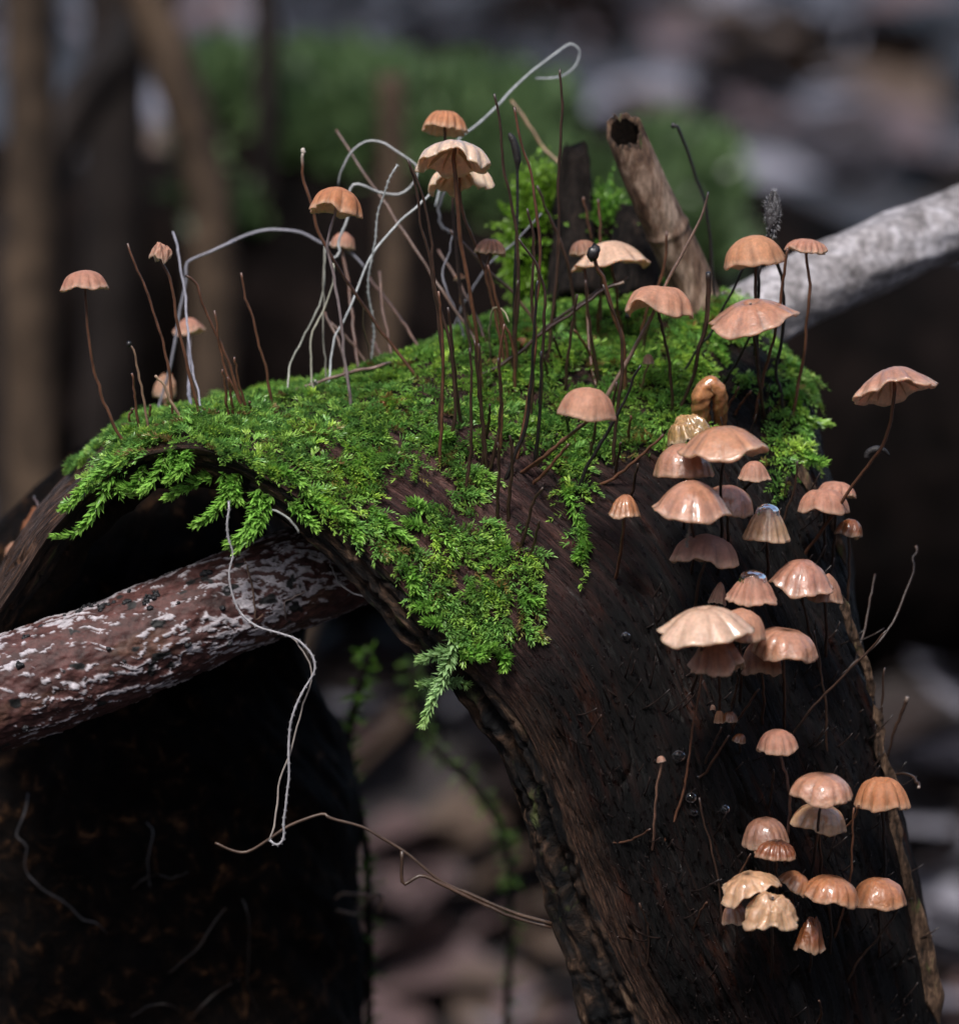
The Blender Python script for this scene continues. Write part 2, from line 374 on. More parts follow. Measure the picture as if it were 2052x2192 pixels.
fib = (fbm(VL*9, UL*0.5, 1, 4)-0.5)*0.075+(fbm(VL*26, UL*1.3, 2, 3)-0.5)*0.03
lump = (fbm(UL*0.7, VL*1.0, 4, 4)-0.5)*0.28
cr = np.abs(fbm(VL*4+fbm(UL*.6, VL*2, 8)*1.5, UL*0.35, 9, 3)-0.5)
crack = -0.06*np.exp(-(cr/0.018)**2)
taper = np.clip(VN/0.04, 0.15, 1)
OUTD = OUT+NRM*((fib+lump+crack)*taper)[..., None]
EDGEV = OUTD[:, 0].copy()
LOG = empty('rotting_log', P(1500, 2720, 0))
tag(LOG, 'bent hollow rotting log with wet red brown grain and a mossy arched top', 'log')
LB = np.array(LOG.location)
edge_b = 0.85*np.clip((UL[105, 0]-UL)/0.8, 0, 1)
edge_a = np.clip(1-VL/0.40, 0, 1)**0.7*np.clip((UL-UL[200, 0])/2.5, 0, 1)*(0.55+0.6*fbm(VL*14, UL*1.0, 31, 3))
mauve_a = np.clip(1.5-np.abs(UL-UL[165, 0])/1.75, 0, 1)*np.clip(1.25-VN*1.4, 0, 1)
obj('wood_face', OUTD.reshape(-1, 3), grid_faces(NU, NV), M['wood'], LOG, LB,
    uv=np.stack([UL, VL], -1).reshape(-1, 2), attr={'edge': np.clip(edge_a+edge_b, 0, 1), 'mauve': np.clip(mauve_a, 0, 1)})
# the broken bark edge, thick and cracked
NR = 34
s = np.linspace(0, 1, NR)[None, :, None]
rim = EDGEV[:, None, :]*(1-s)+RIMIN[:, None, :]*s
ru = UL[:, :1]*np.ones((1, NR)); rs = np.linspace(0, 1, NR)[None, :]*np.ones((NU, 1))
rn = np.cross(np.gradient(rim, axis=0), np.gradient(rim, axis=1)); rn /= np.linalg.norm(rn, axis=-1, keepdims=True)+1e-12
if rn[330, 15] @ (CAM-rim[330, 15]) < 0: rn = -rn
amp = np.clip((UL[:, :1]-UL[120, 0])/4, 0.35, 1)
bl = ((fbm(ru*0.8, rs*5.0, 40, 4)-0.5)*0.26+(fbm(ru*3.5, rs*9.0, 41, 3)-0.5)*0.10)*amp
gv = -0.10*np.exp(-((rs-0.42-0.2*(fbm(ru*1.2, rs*0, 44)-0.5))/0.10)**2)*amp
cr2 = -0.05*np.exp(-((np.abs(fbm(ru*2.2, rs*1.2, 46, 3)-0.5))/0.03)**2)
win = np.sin(np.clip(rs, 0, 1)*math.pi)**0.4
rimd = rim+rn*((bl+gv+cr2)*win)[..., None]
jag = (fbm(ru*2.5, rs*0, 48, 4)-0.5)*0.16
rimd += (RIMIN-EDGEV)[:, None, :]/0.35*(jag*rs**2)[..., None]*0.6
obj('bark_edge', rimd.reshape(-1, 3), grid_faces(NU, NR), M['bark'], LOG, LB, uv=np.stack([ru, rs*0.45], -1).reshape(-1, 2))
# the inside of the hollow
iv = np.linspace(0, NV-1, 60).astype(int); iu = np.linspace(0, NU-1, 160).astype(int)
INN = OUT[np.ix_(iu, iv)]-NRM[np.ix_(iu, iv)]*0.42
INN -= NRM[np.ix_(iu, iv)]*(0.3*fbm(UL[np.ix_(iu, iv)]*2, VL[np.ix_(iu, iv)]*2, 51, 4))[..., None]
wl = np.clip(np.arange(60)/8, 0, 1)[None, :, None]
INN = rimd[iu][:, -1:, :]*(1-wl)+INN*wl
INN[:, -1] = OUTD[iu, -1]
obj('hollow_inside', INN.reshape(-1, 3), grid_faces(160, 60), M['hollow'], LOG, LB)
allv = np.vstack([OUTD.reshape(-1, 3), rimd.reshape(-1, 3)])
allf = np.vstack([grid_faces(NU, NV), grid_faces(NU, NR, off=NU*NV)])
BV = BVHTree.FromPolygons(allv.tolist(), allf.tolist())
def hit(px, py):
    h = BV.ray_cast(Vector(CAM), Vector(ray(px, py))); return h[0].y if h[0] else None
def near_hit(px, py):
    for k in range(0, 60):
        for ax, ay in ((0, 1), (0, -1), (1, 0), (-1, 0)):
            y = hit(px+ax*k*4, py+ay*k*4)
            if y is not None: return px+ax*k*4, py+ay*k*4, y
    return px, py, 0.0

def ribbon(path_px, dep, width, thick, seed, curl=0.3):
    n = 60; p = spline([P(x, y, d) for (x, y), d in zip(path_px, dep)], n)
    T, N, B = frames(p); V = []; t = np.linspace(0, 1, n); m = 9
    w = width*np.clip(np.minimum(t, 1-t)*8, 0.15, 1)*(0.65+0.7*fbm(t*9, t*0, seed, 3))
    side = np.cross(T, np.array([0, 1.0, 0])); side /= np.linalg.norm(side, axis=1)[:, None]
    back = np.cross(T, side)
    a = np.linspace(0, 2*math.pi, m*2, endpoint=False)
    ca, sa = np.sign(np.cos(a))*np.abs(np.cos(a))**.7, np.sin(a)
    off = ca[None, :]*w[:, None]; th = sa[None, :]*thick+curl*(ca[None, :]**2)*w[:, None]+0.05*(fbm(t[:, None]*30, a[None, :], seed+3, 3)-0.5)
    V = p[:, None, :]+side[:, None, :]*off[..., None]+back[:, None, :]*th[..., None]
    return V.reshape(-1, 3), [tuple(q) for q in grid_faces(n, 2*m, True)]+[tuple(range(2*m)), tuple(range((n-1)*2*m, n*2*m))]
for k, (pp, dd, w, th) in enumerate([
    ([(1668,925),(1700,985),(1745,1060),(1785,1130),(1812,1220)], [.5,.4,.2,0.12,.15], .045, .03),
    ([(1800,1270),(1822,1350),(1855,1430),(1868,1500)], [.05,.0,.05,.1], .05, .03),
    ([(1868,1505),(1885,1560),(1880,1600),(1905,1660),(1925,1720)], [.15,.15,.12,.12,.1], .05, .03),
    ([(1908,1700),(1912,1790),(1925,1860),(1950,1940),(1975,2020),(1992,2100),(2010,2200)], [.1,.1,.1,.08,.05,.05,.05], .10, .05),
    ([(1560,1010),(1700,1040),(1760,1110)], [.4,.3,.15], .05, .02)]):
    if k == 4: continue
    hh = [hit(x-14, y) for x, y in pp]
    v, f = ribbon(pp, [(h-.02) if h is not None and k == 0 else d-0.12 for h, d in zip(hh, dd)], w, th, 60+k*5)
    obj('bark_strip', v, f, M['peel'], LOG, LB)

# ------------------------------------------------------------------ moss
def leaves(pos, dirs, nrm, length, width, bend, color):
    """many lanceolate curved leaves: 5 points, 4 triangles each"""
    n = len(pos); d = dirs/(np.linalg.norm(dirs, axis=1)[:, None]+1e-9)
    up = nrm-d*np.sum(nrm*d, axis=1)[:, None]; up /= np.linalg.norm(up, axis=1)[:, None]+1e-9
    sd = np.cross(d, up); L = length[:, None]; Wd = width[:, None]; b = bend[:, None]
    v0 = pos; v1 = pos+d*L*.4+sd*Wd+up*(b*.35+.18)*L*.5; v2 = pos+d*L*.4-sd*Wd+up*(b*.35+.18)*L*.5
    vm = pos+d*L*.45+up*b*.25*L*.5; v3 = pos+d*L*(1-.25*np.abs(b))+up*b*L*.8
    V = np.stack([v0, v1, vm, v2, v3], 1).reshape(-1, 3)
    o = np.arange(n)[:, None]*5
    F = np.concatenate([o+np.array([[0, 1, 2]]), o+np.array([[0, 2, 3]]), o+np.array([[1, 4, 2]]), o+np.array([[2, 4, 3]])], 0)
    tip = np.array([1, 1, 1, 1, 1.25])
    C = (color[:, None, :]*tip[None, :, None]).reshape(-1, 3)
    return V, F, C
def shoot_leaves(path, nrm, nleaf, L, Wd, rng, tint, spread=0.9, flat=0.0):
    """leaves round one creeping shoot"""
    n = nleaf; t = np.sort(rng.random(n)); i = t*(len(path)-1); k = np.minimum(i.astype(int), len(path)-2); fr = (i-k)[:, None]
    pos = path[k]*(1-fr)+path[k+1]*fr
    T = path[k+1]-path[k]; T /= np.linalg.norm(T, axis=1)[:, None]+1e-9
    nn = nrm if nrm.ndim == 2 else np.tile(nrm, (n, 1))
    S = np.cross(T, nn); S /= np.linalg.norm(S, axis=1)[:, None]+1e-9; U = np.cross(S, T)
    a = rng.random(n)*2*math.pi
    rad = S*np.cos(a)[:, None]+U*(np.abs(np.sin(a))*(1-flat)+np.sin(a)*flat)[:, None]
    d = T*(0.75+0.4*rng.random(n))[:, None]+rad*spread*(1-0.5*t)[:, None]
    sz = (0.75+0.5*rng.random(n))*(1-0.35*t**3)
    g = (0.7+0.6*rng.random(n))[:, None]
    c = tint[None, :]*g; yl = np.clip((t-0.6)*1.6, 0, 1)[:, None]
    c = c*(1-yl*0.6)+np.array([0.36, 0.55, 0.10])*yl*0.6
    return leaves(pos, d, rad+0.3*nn, L*sz, Wd*sz, -0.1+0.7*rng.random(n), c)
def cat3(parts):
    V = []; F = []; C = []; o = 0
    for v, f, c in parts: V.append(v); F.append(f+o); C.append(c); o += len(v)
    return np.vstack(V), np.vstack(F), np.vstack(C)
def inside(poly, x, y):
    r = np.zeros(np.shape(x), bool); n = len(poly)
    for i in range(n):
        x0, y0 = poly[i]; x1, y1 = poly[(i+1) % n]
        c = ((y0 > y) != (y1 > y)) & (x < (x1-x0)*(y-y0)/((y1-y0) if y1 != y0 else 1e-9)+x0); r ^= c
    return r
MOSS_IN = [
 ([(150,1075),(230,985),(300,895),(400,850),(540,830),(700,770),(900,700),(1050,630),(1180,570),(1300,550),(1500,570),(1620,640),(1600,720),(1515,760),(1490,850),(1445,960),(1400,990),(1300,1000),(1256,1012),(1200,1010),(1150,975),(1122,963),(1070,953),(999,970),(1006,1016),(1038,1058),(999,1065),(953,1048),(967,991),(925,963),(900,991),(883,1016),(830,1051),(788,1065),(749,1055),(720,1090),(660,1110),(600,1060),(560,1030),(480,1005),(420,975),(330,975),(260,1010),(180,1090)], 1.0),
 (CG([(500,620),(560,490),(700,560),(780,640),(880,640),(1030,650),(1200,690),(1310,720),(1250,900),(1300,1040),(1290,1110),(1240,1240),(1150,1380),(1080,1480),(960,1440),(850,1450),(700,1400),(640,1270),(560,1140),(500,1000),(430,830),(330,840),(250,720),(140,720),(-100,640),(-100,480),(0,480),(140,480),(200,560),(340,620),(520,760),(620,860),(700,800),(660,720),(560,680)]), 1.0),
 ([(1195,1010),(1256,1005),(1240,1100),(1262,1170),(1262,1240),(1195,1260),(1230,1200),(1228,1110),(1200,1050)], 0.8),
 (CD_([(730,0),(900,30),(960,300),(1000,500),(980,700),(900,960),(800,930),(740,700),(800,500),(760,300)]), 0.65),
 (CD_([(540,240),(720,280),(700,400),(560,360)]), 0.7),
 (CG([(720,330),(820,300),(880,420),(900,520),(1000,500),(1040,620),(900,640),(860,520),(740,440)]), 0.9),
]
MOSS_OUT = [CG([(120,500),(370,450),(520,345),(575,265),(640,185),(770,260),(730,430),(840,490),(885,570),(860,640),(780,640),(690,560),(560,470),(480,600),(560,690),(690,800),(620,850),(510,730),(340,600),(160,560)]),
            CG([(1030,380),(1200,330),(1400,480),(1420,1000),(1330,1030),(1310,760),(1180,660),(1060,600)]), CF([(690,620),(830,630),(950,740),(930,790),(700,710)]), CF([(320,980),(470,1110),(460,1180),(330,1060)]),
            CF([(1140,810),(1240,840),(1400,1060),(1330,1130),(1190,960)]), CF([(560,730),(690,760),(640,810)]),
            CG([(950,860),(1130,860),(1120,950),(980,930)]), CG([(420,640),(560,690),(640,800),(600,830)]),
            CF([(120,960),(200,1100),(330,1290),(100,1200)])]
rng = np.random.default_rng(5)
cellA = np.linalg.norm(np.cross(du, dv), axis=-1); prob = (cellA/cellA.sum()).ravel()
N0 = 46000
idx = rng.choice(NU*NV, N0, p=prob)
pu, pv = idx//NV, idx % NV
pts = OUTD.reshape(-1, 3)[idx]; pn = NRM.reshape(-1, 3)[idx]
ppx, ppy = proj(pts)
jx = ppx+(fbm(ppx/22, ppy/22, 70, 3)-0.5)*44; jy = ppy+(fbm(ppx/22, ppy/22, 75, 3)-0.5)*44
keep = np.zeros(N0, bool); dens = np.zeros(N0)
for poly, w in MOSS_IN:
    q = inside(poly, jx, jy); dens = np.where(q, np.maximum(dens, w), dens)
for poly in MOSS_OUT: dens = np.where(inside(poly, jx, jy), 0, dens)
hid = np.sum(pn*(CAM-pts), axis=1) < 0                      # the far side of the arch
dens = np.where(hid & (pu < 260) & (pu > 55), 0.8, dens)
gap = fbm(pts[:, 0]*3.2+7, pts[:, 1]*3.2+pts[:, 2]*4.5, 88, 3)
dens = dens*np.clip((gap-.31)/.10, .3, 1)
keep = rng.random(N0) < dens
pts, pn, pu, pv = pts[keep], pn[keep], pu[keep], pv[keep]
print('moss shoots', len(pts))
tu = du.reshape(-1, 3)[idx][keep]; tu /= np.linalg.norm(tu, axis=1)[:, None]
parts = []
fl_ = fbm(pts[:, 0]*1.6+4, pts[:, 1]*1.6+pts[:, 2]*2.2, 85, 2)*2
clump = fbm(pts[:, 0]*2.2, pts[:, 1]*2.2+pts[:, 2]*3, 80, 3)
DOWN = np.array([0, -0.5, -1.0])
for i in range(len(pts)):
    n = pn[i]; a = 9.0*fl_[i]+rng.normal()*.7
    t1 = tu[i]; t2 = np.cross(n, t1)
    dn = DOWN-n*(DOWN@n); dn /= np.linalg.norm(dn)+1e-6
    d = t1*math.cos(a)+t2*math.sin(a)+dn*0.9; d /= np.linalg.norm(d)
    L = (0.11+0.19*rng.random())*(0.7+0.6*clump[i])
    h0 = 0.01+0.22*max(clump[i]-.3, 0)*rng.random()
    lift = 0.25+0.5*rng.random()
    t = np.linspace(0, 1, 5)[:, None]
    path = pts[i]+n*h0+d*L*t+n*L*(lift*t-0.45*t*t)
    y = rng.random()
    tint = np.array([0.155, 0.32, 0.075])*(0.7+0.6*rng.random())
    if y > 0.7: tint = np.array([0.27, 0.44, 0.085])
    if y < 0.05: tint = np.array([0.17, 0.12, 0.045])
    elif y < 0.16: tint = np.array([0.08, 0.17, 0.04])
    if clump[i] > 0.62: tint = tint*np.array([1.25, 1.15, 0.9])
    parts.append(shoot_leaves(path, n, 21, 0.077, 0.0112, rng, tint, 1.0))
v, f, c = cat3(parts)
print('moss tris', len(f))
o = obj('moss_carpet', v, f, M['moss'], base=P(800, 900, 0), smooth=False, col=c)
tag(o, 'bright green feathery moss carpet covering the arched log', 'moss', kind='stuff')

FRONDS = [(CH([(560,560),(420,640),(250,740),(120,880),(70,912)]), 46), (CH([(380,640),(300,780),(220,940),(130,1030),(28,1042)]), 46),
 (CH([(600,600),(560,720),(470,825)]), 34), (CH([(630,600),(640,720),(600,765)]), 34), (CH([(830,740),(720,780),(595,848)]), 34),
 (CH([(920,790),(850,900),(735,992)]), 36), (CH([(960,730),(930,800),(955,868)]), 34), (CH([(1060,800),(1020,950),(960,1050),(895,1085)]), 46),
 (CH([(1110,830),(1050,980),(940,1115)]), 50), (CH([(490,680),(440,790),(365,800)]), 30), (CH([(1190,860),(1270,930),(1345,1005)]), 36),
 (CH([(1250,830),(1400,900),(1510,950)]), 36), (CH([(1400,890),(1530,1000),(1560,1050)]), 36), (CH([(1600,900),(1700,990),(1825,1065)]), 40),
 (CH([(360,660),(220,770),(145,830)]), 34), (CH([(700,600),(690,680),(650,740)]), 30), (CH([(880,720),(900,830),(870,890)]), 30),
 (CG([(500,880),(515,960),(530,1035)]), 28), (CG([(640,1120),(590,1130),(535,1145)]), 28), (CG([(700,1230),(650,1230),(590,1225)]), 26),
 (CG([(780,1280),(750,1440),(690,1600),(630,1720),(580,1855)]), 60), (CG([(690,1600),(770,1590),(850,1612)]), 26), (CG([(700,1590),(640,1610),(565,1612)]), 26),
 (CG([(770,1390),(660,1430),(550,1462)]), 32), (CG([(800,1380),(880,1430),(960,1445)]), 30), (CG([(860,1380),(950,1400),(1020,1375)]), 28),
 (CG([(1150,1060),(1230,1090),(1300,1110)]), 28), (CG([(1060,1400),(1085,1450),(1075,1505)]), 26),
 (CG([(600,560),(540,510),(500,500)]), 22), (CG([(600,650),(540,640),(480,620)]), 24), (CG([(600,90),(680,105),(755,95)]), 26),
 (CD_([(880,250),(930,440),(1000,520),(1130,550)]), 44), (CD_([(870,180),(960,320),(1030,372)]), 30), (CD_([(940,480),(980,590),(1000,690)]), 26),
 (CD_([(960,740),(1040,762),(1105,768)]), 22), (CC([(1130,1360),(1160,1450),(1215,1535)]), 34), (CF([(690,1400),(730,1550),(800,1720),(840,1880)]), 40), (CF([(840,1860),(820,1930),(780,1990)]), 26),
 (CI([(560,250),(520,420),(640,420)]), 24), (CI([(1180,340),(1290,340),(1370,420)]), 34)]
for k, (pp, nl) in enumerate(FRONDS):
    x, y = pp[0]; yy = hit(x, y)
    if yy is None: x, y, yy = near_hit(x, y)
    n = len(pp); dep = []
    for j, q in enumerate(pp):
        h = hit(*q); dd = yy-0.06-0.05*j
        if h is not None: dd = min(dd, h-0.07) if j else h+0.02
        dep.append(dd)
    path = spline([P(a, b, c_) for (a, b), c_ in zip(pp, dep)], 16)
    nr = np.array([0, -0.8, 0.6])
    br = nl*2.0
    tint = np.array([0.21, 0.42, 0.075]) if k not in (20, 21, 22, 23) else np.array([0.30, 0.46, 0.20])
    if k in (31, 32): tint = np.array([0.19, 0.36, 0.04])
    sv = [shoot_leaves(path, nr, int(br*2.0), 0.125, 0.0200, rng, tint, 0.85, 0.6)]
    tv, tf = tube(path, np.linspace(0.014, 0.006, 16), 4, False)
    tf = np.array([[a, b, c2] for a, b, c2, d2 in tf]+[[a, c2, d2] for a, b, c2, d2 in tf])
    sv.append((tv, tf, np.tile(np.array([0.11, 0.17, 0.03]), (len(tv), 1))))
    v, f, c = cat3(sv)
    o = obj('moss_shoot', v, f, M['moss'], base=path[0], smooth=False, col=c)
    if k == 20: lab = 'long pale whitish moss shoot dangling lowest below the mossy patch on the bark edge'
    elif k in (21, 22, 23): lab = 'short pale side shoot on the whitish dangling moss'
    elif k in (31, 32, 33, 34): lab = 'yellow green moss shoot sticking out beside the dark gap under the pale branch'
    elif k in (5, 4): lab = 'thin moss shoot hanging diagonally across the black hollow'
    elif k in (7, 8): lab = 'leafy moss shoot hanging down to the red flaking branch'
    elif k in (0, 1, 14): lab = 'long moss shoot trailing down the outer limb of the arch'
    else: lab = 'small leafy green moss shoot at the fringe of the moss carpet'
    tag(o, lab, 'moss', 'moss shoots hanging from the log')

# ------------------------------------------------------------------ red flaking branch under the arch
def branch(name, pts, radf, nu, nv, lab, mat, seed, lump_amp=0.05, colf=None):
    path = spline([P(*q) for q in pts], nu); T, N, B = frames(path)
    L = np.r_[0, np.cumsum(np.linalg.norm(np.diff(path, axis=0), axis=1))][:, None]
    a = np.linspace(0, 2*math.pi, nv, endpoint=False)[None, :]
    r = radf(np.linspace(0, 1, nu))[:, None]
    ax = np.cos(a)*2; ay = np.sin(a)*2
    R = r+lump_amp*((fbm(L*0.9+ax*.4, ay*.7+ax*.5+9, seed, 4)-0.5)*2+0*a)
    col = None
    if colf is not None: dR, col = colf(L+0*a, a+0*L, r); R = R+dR; col = col.reshape(-1, 3)
    V = path[:, None, :]+R[..., None]*(np.cos(a)[..., None]*N[:, None, :]+np.sin(a)[..., None]*B[:, None, :])
    F = [tuple(q) for q in grid_faces(nu, nv, True)]+[tuple(range(nv))[::-1], tuple(range((nu-1)*nv, nu*nv))]
    o = obj(name, V.reshape(-1, 3), F, mat, base=path[nu//2], col=col); tag(o, lab, 'branch'); return o
def red_col(L, a, r):
    ca, sa = np.cos(a)*1.3, np.sin(a)*1.3
    S = np.mod(a+math.pi/2, 2*math.pi)*r                 # centimetres round the branch, seam at the back
    w = fbm(L*2.2, S*2.2, 91, 3)
    f1 = fbm(L*6.0+w*3, S*19+w*7, 92, 4); big = fbm(L*0.75, S*1.3+5, 94, 3)
    big2 = fbm(L*2.6+7, S*3.2, 96, 3)
    patch = np.clip((f1+0.55*(big-0.5)+0.28*(big2-.5)-0.05*np.clip((L-6.2)/1.5, 0, 1)-0.575)/0.03, 0, 1)
    fine = fbm(L*16, S*22, 97, 4)
    patch = patch*np.clip((fine-0.40)/0.06, 0, 1)
    red = np.array([0.058, 0.023, 0.020])*(0.15+1.7*fbm(L*6, S*11, 98, 5))[..., None]
    tan = np.clip((fbm(L*1.7+3, S*3.1, 99, 4)-0.56)/0.1, 0, 1)[..., None]
    red = red*(1-tan*.35)+np.array([0.10, 0.055, 0.03])*tan*.35
    white = np.array([0.36, 0.33, 0.35])*(0.7+0.5*fine)[..., None]
    c = red*(1-patch[..., None])+white*patch[..., None]
    spot = np.clip((fbm(L*5+20, S*6, 101, 3)-0.72)/0.03, 0, 1)[..., None]
    c = c*(1-spot)+0.008*spot
    return 0.016*patch-0.03*fine+0.05*(fbm(L*5, S*9, 103, 4)-0.5), c
RB = branch('fallen_branch', [(-260,1560,-.9),(0,1482,-.6),(250,1395,-.3),(500,1290,.05),(700,1215,.45),(900,1150,.95)],
       lambda t: 0.615-0.11*t, 420, 260, 'red brown branch flaking white running under the mossy arch', M['branch'], 90, 0.03, red_col)
RBV = BVHTree.FromPolygons([tuple(v.co + RB.location) for v in RB.data.vertices], [tuple(p.vertices) for p in RB.data.polygons])
def hitb(px, py):
    h = RBV.ray_cast(Vector(CAM), Vector(ray(px, py))); return h[0].y if h[0] else None

branch('fallen_branch', [(1380,790,2.9),(1560,705,3.3),(1700,630,3.7),(1880,545,4.3),(2120,455,5.2),(2400,350,6.3)],
       lambda t: 0.42-0.02*t, 160, 60, 'pale grey bare branch leaning behind the log', M['grey_branch'], 120, 0.07)

# ------------------------------------------------------------------ rotten stump under the arch
def stump():
    nz, na = 200, 220
    z = np.linspace(P(300, 1000, 3)[2], -20.5, nz)[:, None]; a = np.linspace(0, 2*math.pi, na, endpoint=False)[None, :]
    ca, sa = np.cos(a), np.sin(a); t = np.linspace(0, 1, nz)[:, None]
    R = 1.0+0.75*np.clip(t/0.05, 0, 1)+0.3*np.clip((t-.05)/.05, 0, 1)+0.75*np.clip((t-0.12)/0.08, 0, 1)
    R = R+0.55*(fbm(ca*1.6+5, z*0.8+sa*1.6, 130, 5)-0.5)+0.22*(fbm(ca*7+z, z*2+sa*7, 131, 4)-0.5)+0.10*(fbm(ca*16, z*5+sa*16, 132, 3)-0.5)
    c0 = P(255, 1700, 4.6)
    V = np.stack([c0[0]+.62*np.clip(1-t/.13, 0, 1)+R*ca, c0[1]+R*sa*0.9, z+0*a], -1)
    F = [tuple(q) for q in grid_faces(nz, na, True)]+[tuple(range(na))]
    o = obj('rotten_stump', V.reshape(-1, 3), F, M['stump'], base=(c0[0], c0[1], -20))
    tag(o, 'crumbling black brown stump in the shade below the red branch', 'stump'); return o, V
ST, SV = stump()
SB = BVHTree.FromPolygons(SV.reshape(-1, 3).tolist(), grid_faces(200, 220, True).tolist())
def hits(px, py):
    h = SB.ray_cast(Vector(CAM), Vector(ray(px, py))); return h[0].y if h[0] else None

# ------------------------------------------------------------------ behind: fallen mossy log, stems, leaves
def far_log():
    nu, nv = 160, 90
    pts = [P(420, 770, 55), P(760, 755, 55), P(1150, 790, 55.5), P(1600, 930, 56), P(2100, 1030, 57), P(2700, 1090, 59)]
    path = spline(pts, nu); t = np.linspace(0, 1, nu)
    T, N, B = frames(path); a = np.linspace(0, 2*math.pi, nv, endpoint=False)[None, :]
    L = (np.linspace(0, 1, nu)*30)[:, None]
    R = (7.3-2.6*t)[:, None]+1.0*(fbm(L*0.3+3, np.cos(a)*2+np.sin(a)*1.5, 140, 4)-0.5)
    R = R*np.clip(t/0.03, 0.25, 1)[:, None]
    V = path[:, None, :]+R[..., None]*(np.cos(a)[..., None]*N[:, None, :]+np.sin(a)[..., None]*B[:, None, :])
    base = path[0]
    root = empty('mossy_fallen_log', base); tag(root, 'dark fallen log with a mossy top lying far behind', 'log')
    F = [tuple(q) for q in grid_faces(nu, nv, True)]+[tuple(range(nv))[::-1], tuple(range((nu-1)*nv, nu*nv))]
    obj('trunk', V.reshape(-1, 3), F, M['far_log'], root, base)
    # moss tufts on its top
    r2 = np.random.default_rng(3); n = 16000
    iu = r2.integers(4, 72, n); iv = r2.integers(0, nv, n); p = V[iu, iv]; nn = p-path[iu]; nn /= np.linalg.norm(nn, axis=1)[:, None]
    m = fbm(p[:, 0]*0.35, p[:, 2]*0.35+p[:, 1]*0.3, 150, 3)
    k = (nn[:, 2]+0.9*(m-0.5) > 0.70) & (nn[:, 1] < 0.7) & (m > 0.40); p, nn = p[k], nn[k]
    d = r2.normal(size=p.shape)*0.7+nn; g = (0.6+0.8*r2.random(len(p)))[:, None]
    v, f, c = leaves(p-nn*0.1, d, nn, 0.7+0.6*r2.random(len(p)), 0.2+0.14*r2.random(len(p)), 0.5*r2.random(len(p)), np.array([0.085, 0.135, 0.055])*g)
    o = obj('moss_cover', v, f, M['moss'], root, base, smooth=False, col=c); o['kind'] = 'stuff'
far_log()
def backdrop_log():  # log-shaped dark backdrop, added to darken the background behind the saplings
    nu, nv = 90, 60; path = spline([P(-900, 640, 66), P(-200, 680, 64), P(200, 700, 62), P(520, 760, 60)], nu); T, N, B = frames(path)
    t = np.linspace(0, 1, nu)[:, None]; a = np.linspace(0, 2*math.pi, nv, endpoint=False)[None, :]
    R = (4.7-.4*t)*(1+.25*(fbm(t*9, np.cos(a)*1.6+np.sin(a)*1.1, 145, 4)-.5)*2)*np.clip((1.001-t)/.05, .3, 1)**.5
    V = path[:, None, :]+R[..., None]*(np.cos(a)[..., None]*N[:, None, :]+np.sin(a)[..., None]*B[:, None, :])
    F = [tuple(q) for q in grid_faces(nu, nv, True)]+[tuple(range(nv))[::-1], tuple(range((nu-1)*nv, nu*nv))]
    o = obj('dark_backdrop', V.reshape(-1, 3), F, M['far_log'], base=path[45]); tag(o, 'dark log shape added to darken the background behind the dead saplings', 'log')
backdrop_log()
def stem_thing(name, pts, r0, r1, mat, lab, cat, seed, group=None):
    n = 60; p = spline([P(*q) for q in pts], n); t = np.linspace(0, 1, n)
    a = np.linspace(0, 6.283, 14, endpoint=False)[None, :]
    r = (r0+(r1-r0)*t)[:, None]*(0.8+0.4*fbm(t[:, None]*12, np.cos(a)*1.5+2, seed, 3))
    v, f = tube(p, r, 14); o = obj(name, v, f, mat, base=p[-1]); tag(o, lab, cat, group); return o
stem_thing('dead_sapling', [(60,-500,40),(62,-100,40),(70,300,40),(60,700,40),(70,1100,40),(60,2500,40)],   .50, .58, M['tan_stem'], 'upright brown dead stem standing beside the bent tan stem', 'sapling', 160)
stem_thing('dead_sapling', [(230,-300,42),(300,-40,42),(370,140,42),(420,300,42),(450,450,42),(455,640,42),(440,1000,42),(430,2400,42)], .46, .54, M['tan_stem'], 'bent tan dead stem curving down behind the moss', 'sapling', 161)
stem_thing('dead_sapling', [(420,-200,46),(300,60,45),(200,190,44.5),(120,310,44),(50,480,43),(40,1500,43),(38,2400,43)], .56, .56, M['brown_stem'], 'dark leaning stem crossing between the two tan stems', 'sapling', 162)
stem_thing('dead_sapling', [(835,160,40),(842,420,40),(838,620,40),(790,900,40),(600,1500,40),(420,2500,40)], .30, .32, M['tan_stem'], 'slim brown dead stem behind the white thread loops', 'sapling', 163)
stem_thing('dead_sapling', [(560,-300,50),(570,200,50),(560,700,50),(565,2300,50)], .3, .34, M['brown_stem'], 'thin dark upright stem in front of the mossy fallen log', 'sapling', 164)
stem_thing('dead_sapling', [(250,-300,49),(245,300,49),(240,800,49),(240,2300,49)], .7, .75, M['brown_stem'], 'broad dark upright stem behind the two tan stems', 'sapling', 165)

